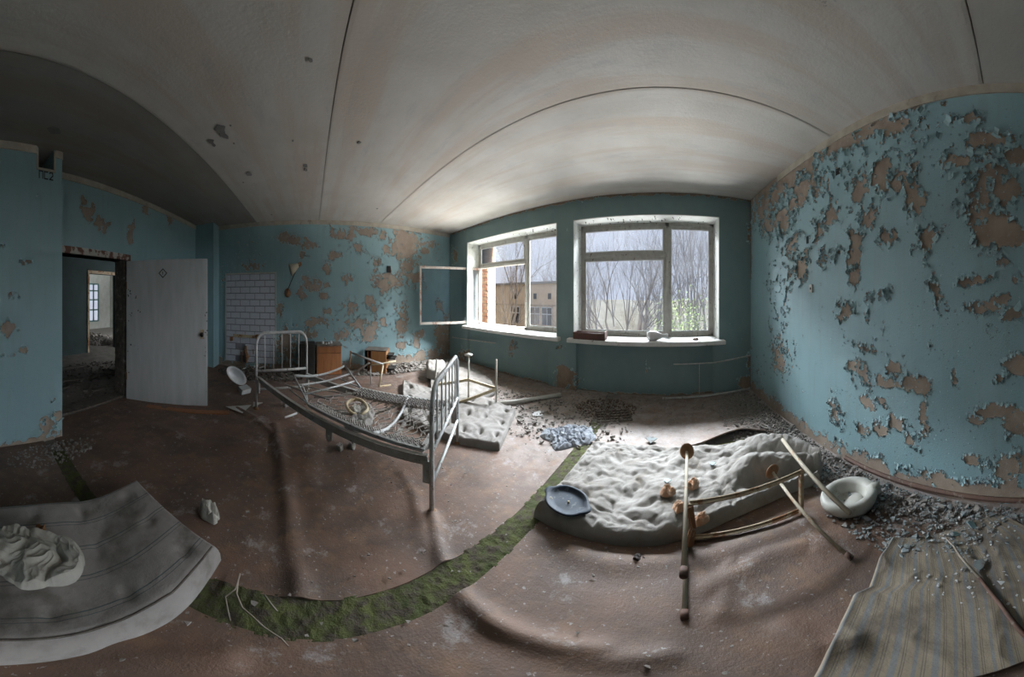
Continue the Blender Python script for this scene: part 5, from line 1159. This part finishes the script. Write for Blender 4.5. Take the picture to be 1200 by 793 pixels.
g = WY(815, 399, 4.55); tag(crumple('dry_leaf_litter', g.x, 4.50, ZS+.013, .06, .05, .03, M['rubbrown'], 31, 30, 16), 'small brown scrap on the right end of the right window sill', 'scrap')

# ------------------------------------------------------------------ rubble
rubble('paint_debris', 1.62, .9, .42, 2.1, 3800, .004, .017, M['dustblue'], 'blue-grey fallen paint chips along the foot of the right wall', 'debris', .02, .5, lambda x, y: x < XR-.06 and x > 1.15+.2*math.sin(y*5), .05, 5)
rubble('plaster_debris', 1.50, 3.2, .55, 1.3, 2600, .005, .018, M['dust'], 'grey plaster crumbs in the corner by the window wall and right wall', 'debris', .02, .5, lambda x, y: x < XR-.06 and y < YW, .05, 6)
rubble('wall_foot_debris', 1.75, 2.2, .22, 2.3, 1500, .006, .024, M['dust'], 'pale plaster lumps against the foot of the right wall', 'debris', .02, .7, lambda x, y: x < XR-.06, .07, 7)
rubble('window_debris', -1.5, 4.1, 3.0, .38, 1500, .003, .013, M['dust'], 'dark crumbly debris along the foot of the window wall', 'debris', .02, .5, lambda x, y: y < YW-.01 and x < XR-.02, .05, 8)
rubble('brown_leaves', -.95, 3.85, .55, .40, 800, .005, .017, M['rubbrown'], 'brown leaves and scraps in front of the window pier', 'debris', .02, .3, None, .05, 9)
rubble('grey_debris', -2.0, 3.2, 1.6, .7, 900, .006, .025, M['dust'], 'scattered grey crumbs on the floor between the mattresses and the pier', 'debris', .02, .5, None, .01, 10)
rubble('left_wall_debris', -5.8, 2.7, .38, 1.7, 1500, .01, .045, M['dust'], 'fallen plaster along the foot of the tiled blue wall', 'debris', .02, .5, lambda x, y: x > XB+.07 and y < YW, .08, 11)
rubble('tile_debris', -5.7, -1.3, .5, 1.2, 800, .01, .05, M['darkrub'], 'dark rubble below the tile panel', 'debris', .02, .5, lambda x, y: x > XB+.07, .05, 12)
rubble('floor_crumbs', -2.3, .4, 2.6, 2.2, 420, .004, .014, M['dust'], 'tiny pale crumbs scattered over the brown floor', 'debris', .03, .5, None, .0, 13)
rubble('blanket_crumbs', 1.35, .15, .42, .45, 160, .003, .012, M['ceram'], 'tiny white crumbs scattered over the striped blanket', 'debris', .045, .5, lambda x, y: x < XR-.02, .0, 14)
rubble('pier_debris', -1.1, -2.5, .6, .22, 300, .006, .02, M['dust'], 'plaster crumbs at the foot of the blue pier', 'debris', .02, .5, lambda x, y: y > YP, .01, 15)

# ------------------------------------------------------------------ outside
GZ = -3.2
mb = MB(); X = np.linspace(-70, 70, 60); Y = np.linspace(5.2, 110, 50); XX, YY = np.meshgrid(X, Y, indexing='ij')
mb.grid(np.stack([XX, YY, GZ+.8*fbm(XX*.15, YY*.15, 3)+np.clip((YY-40)/60, 0, 1)*3], -1)); struct(mb.build('ground_outside', M['grass'], None, at=(0, 0, 0)))
# projecting brick pier of this building, left of window 1: courses of separate bricks
bpx0, bpx1, by0 = -10.0, -8.97, 9.2
pr = thing('brick_pier', 'tan brick pier outside, at the left edge of the left window', 'pier', ((bpx0+bpx1)/2, by0+.2, GZ))
mb = MB(); mb.box((bpx0, by0, GZ), (bpx1-.01, by0+.6, 6)); mb.build('mortar_core', M['dust'], pr)
bproto = [None, None]; z = -.3; row = 0
while z < 4.2:
    for c in range(4):
        k = random.random() < .3
        for (ln, base, dirv, cnt) in ((.24, (bpx1, by0-.01, z), 0, 4),):
            x = bpx1-.12-(c*.25)-(.12 if row % 2 else 0)
            if x < bpx0: continue
            if bproto[k] is None:
                mb = MB(); mb.box((-.115, -.03, -.055), (.115, .03, .055), .004); o = mb.build('brick', M['brick2'] if k else M['brick'], pr); [setattr(v, 'co', v.co+ORG[pr.name]) for v in o.data.vertices]; bproto[k] = o
            else: o = bproto[k].copy(); COL.objects.link(o); o.parent = pr
            o.location = Vector((x, by0-random.uniform(0, .008), z))-ORG[pr.name]
    for c in range(2):
        k = random.random() < .3
        if bproto[k] is None: continue
        o = bproto[k].copy(); COL.objects.link(o); o.parent = pr; o.rotation_euler = (0, 0, PI/2); o.location = Vector((bpx1+.0, by0+.14+.26*c+(.05 if row % 2 else 0), z))-ORG[pr.name]
    z += .128; row += 1
# far brick building
by = 24.0; bxa, bxb = -30.0, -12.0; bt = 2.55
fb = thing('brick_building', 'long low tan brick building outside the left window', 'building', ((bxa+bxb)/2, by+4, GZ))
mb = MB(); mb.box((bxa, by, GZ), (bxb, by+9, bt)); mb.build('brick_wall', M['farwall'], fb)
mb = MB(); mb.box((bxa-.2, by-.25, bt), (bxb+.2, by+9.2, bt+.18)); mb.build('roof_edge', M['dust'], fb)
mb = MB(); mb.box((bxa, by-.06, .62), (bxb, by-.002, .74)); mb.build('brick_band', M['rustpaint'], fb)
for px in (572, 604, 627, 641, 658):
    q = WY(px, 362, by)
    if bxa < q.x < bxb-.6:
        mb = MB(); mb.box((q.x-.75, by-.05, -1.0), (q.x+.75, by-.003, .55)); wn = mb.build('window', M['dark'], fb)
        mb = MB()
        for a in (-.75, 0, .70): mb.box((q.x+a, by-.09, -1.0), (q.x+a+.07, by-.051, .55))
        mb.box((q.x-.75, by-.09, -.1), (q.x+.75, by-.051, -.03)); mb.box((q.x-.75, by-.09, .48), (q.x+.75, by-.051, .55)); mb.build('window_bars', M['ceram'], wn)
for px in (579, 604.5, 627, 644):
    q = WY(px, 347, by); mb = MB(); mb.box((q.x-.22, by-.03, q.z-.25), (q.x+.22, by-.002, q.z+.25)); mb.build('vent_hole', M['black'], fb)
# trees
def tree(name, base, h, lab, seed, mat, r0=.12, levels=5, spread=.55, fork=3, up=.25, group=None, leaves=None, tmin=.25, lean=(0, 0)):
    rnd = random.Random(seed); t = thing(name, lab, 'tree', base, group); trunk = MB(); br = MB(); tips = []
    def grow(p, d, L, r, lev, mbx):
        n = 5 if lev < 2 else 4; pts = [p]; q = p; dd = d.copy(); rr = [r]
        for k in range(n):
            dd = (dd+Vector((rnd.gauss(0, .10), rnd.gauss(0, .10), rnd.gauss(.02, .06)))).normalized(); q = q+dd*L/n; pts.append(q); rr.append(r*(1-.5*(k+1)/n))
        mbx.tube(pts, rr, 6 if lev < 2 else (4 if lev < 4 else 3), False)
        if lev >= levels: tips.append(q); return
        m = fork+(1 if lev in (1, 2) else 0)
        for c in range(m):
            f = rnd.uniform(tmin if lev == 0 else .2, 1.0) if c else 1.0; i = min(n-1, int(f*n)); pp = pts[i].lerp(pts[i+1], f*n-i) if f < 1 else q
            a = rnd.uniform(0, 2*PI); o = dd.orthogonal().normalized(); o = Matrix.Rotation(a, 3, dd) @ o
            nd = (dd+o*spread*rnd.uniform(.6, 1.4)+Vector((0, 0, up*rnd.random()))).normalized(); grow(pp, nd, L*rnd.uniform(.55, .78), rr[i]*rnd.uniform(.5, .7), lev+1, br)
    b = Vector(base); grow(b, Vector((lean[0], lean[1], 1)).normalized(), h*.38, r0, 0, trunk)
    trunk.build('trunk', mat, t, smooth=True); br.build('branches', mat, t, smooth=True)
    if leaves:
        lf = MB(); 
        for q in tips:
            for _ in range(leaves[1]):
                c = q+Vector((rnd.gauss(0, .3), rnd.gauss(0, .3), rnd.gauss(0, .3))); s = leaves[2]*rnd.uniform(.6, 1.3); o = Vector((rnd.gauss(0, 1), rnd.gauss(0, 1), rnd.gauss(0, 1))).normalized(); u = o.orthogonal().normalized()*s; v = o.cross(u)*.6
                lf.add([c-u, c-v, c+u, c+v], [(0,1,2,3)])
        lf.build('foliage', M[leaves[0]], t, kind='stuff')
    return t
def copy_tree(t, loc, rz, sc_, lab):
    c = t.copy(); COL.objects.link(c); c.location = loc; c.rotation_euler = (0, 0, rz); c.scale = (sc_, sc_, sc_*.9); c['label'] = lab
    for ch in t.children: d = ch.copy(); COL.objects.link(d); d.parent = c
    return c
def out(px, d): sx, sy, _ = ray(px, 300); return (sx*d, sy*d, GZ)
tree('bare_tree', out(588, 16.5), 10.5, 'bare brown tree close outside the left window, in front of the brick building', 3, M['bark'], .17, 6, .45, 3, .30, None, None, .15)
tree('bare_tree', out(739, 13.5), 10.5, 'bare dark tree with spreading limbs in the middle of the right window', 8, M['bark'], .20, 6, .58, 3, .20, None, None, .35)
tree('bare_tree', out(722, 15), 9.5, 'bare tree left of the middle tree in the right window', 15, M['bark'], .14, 6, .45, 3, .35, None, None, .3, (-.12, 0))
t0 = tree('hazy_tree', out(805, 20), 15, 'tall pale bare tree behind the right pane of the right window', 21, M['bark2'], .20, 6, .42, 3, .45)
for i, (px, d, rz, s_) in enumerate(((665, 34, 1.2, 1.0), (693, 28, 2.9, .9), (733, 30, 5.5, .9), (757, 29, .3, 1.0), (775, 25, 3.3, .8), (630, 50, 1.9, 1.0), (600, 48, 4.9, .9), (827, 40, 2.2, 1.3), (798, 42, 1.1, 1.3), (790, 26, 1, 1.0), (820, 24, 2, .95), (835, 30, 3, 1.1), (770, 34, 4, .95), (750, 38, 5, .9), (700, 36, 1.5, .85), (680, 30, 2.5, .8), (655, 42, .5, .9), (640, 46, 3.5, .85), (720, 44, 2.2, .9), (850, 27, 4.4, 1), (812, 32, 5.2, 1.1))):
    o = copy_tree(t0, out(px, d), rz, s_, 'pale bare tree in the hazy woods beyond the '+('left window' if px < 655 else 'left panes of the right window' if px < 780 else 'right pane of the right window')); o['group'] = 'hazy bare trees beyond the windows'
tree('green_bush', out(817, 13), 6.2, 'bush with fresh green leaves low behind the right pane of the right window', 33, M['bark2'], .07, 4, .65, 3, .2, None, ('leafg', 14, .05))
sb = tree('dry_bush', out(590, 15), 5.2, 'tangled dry brown bush below the left window', 41, M['scrub'], .06, 5, .75, 4, .1, None, None, .05)
sb['category'] = 'bush'
for i, (px, d, rz, s_) in enumerate(((572, 16, 1, 1.05), (608, 16.5, 2, 1.0), (630, 16, 3, 1.05), (648, 15, 4, 1.1), (690, 14, 5, 1.0), (715, 13.5, 1.4, 1.1), (745, 13, 2.4, 1.1), (770, 13, .4, 1.15), (700, 16, 3.1, 1.35), (735, 18, 4.1, 1.5), (765, 19, 5.1, 1.5), (795, 17, .8, 1.3), (825, 16, 1.8, 1.3), (680, 20, 2.8, 1.5))):
    o = copy_tree(sb, out(px, d), rz, s_, 'dry brown bush in the thicket outside, below the '+('left window' if px < 655 else 'left pane of the right window' if px < 780 else 'right pane of the right window')); o['group'] = 'dry bushes below the windows'
rubble('window_sill_dust', 1.0, 4.6, .25, .12, 40, .003, .008, M['rubbrown'], 'specks of dirt on the right end of the window sill', 'dirt', ZS+.012, .5, None, 0, 20)
print('TRIS', sum(len(o.data.polygons) for o in bpy.data.objects if o.type == 'MESH'))
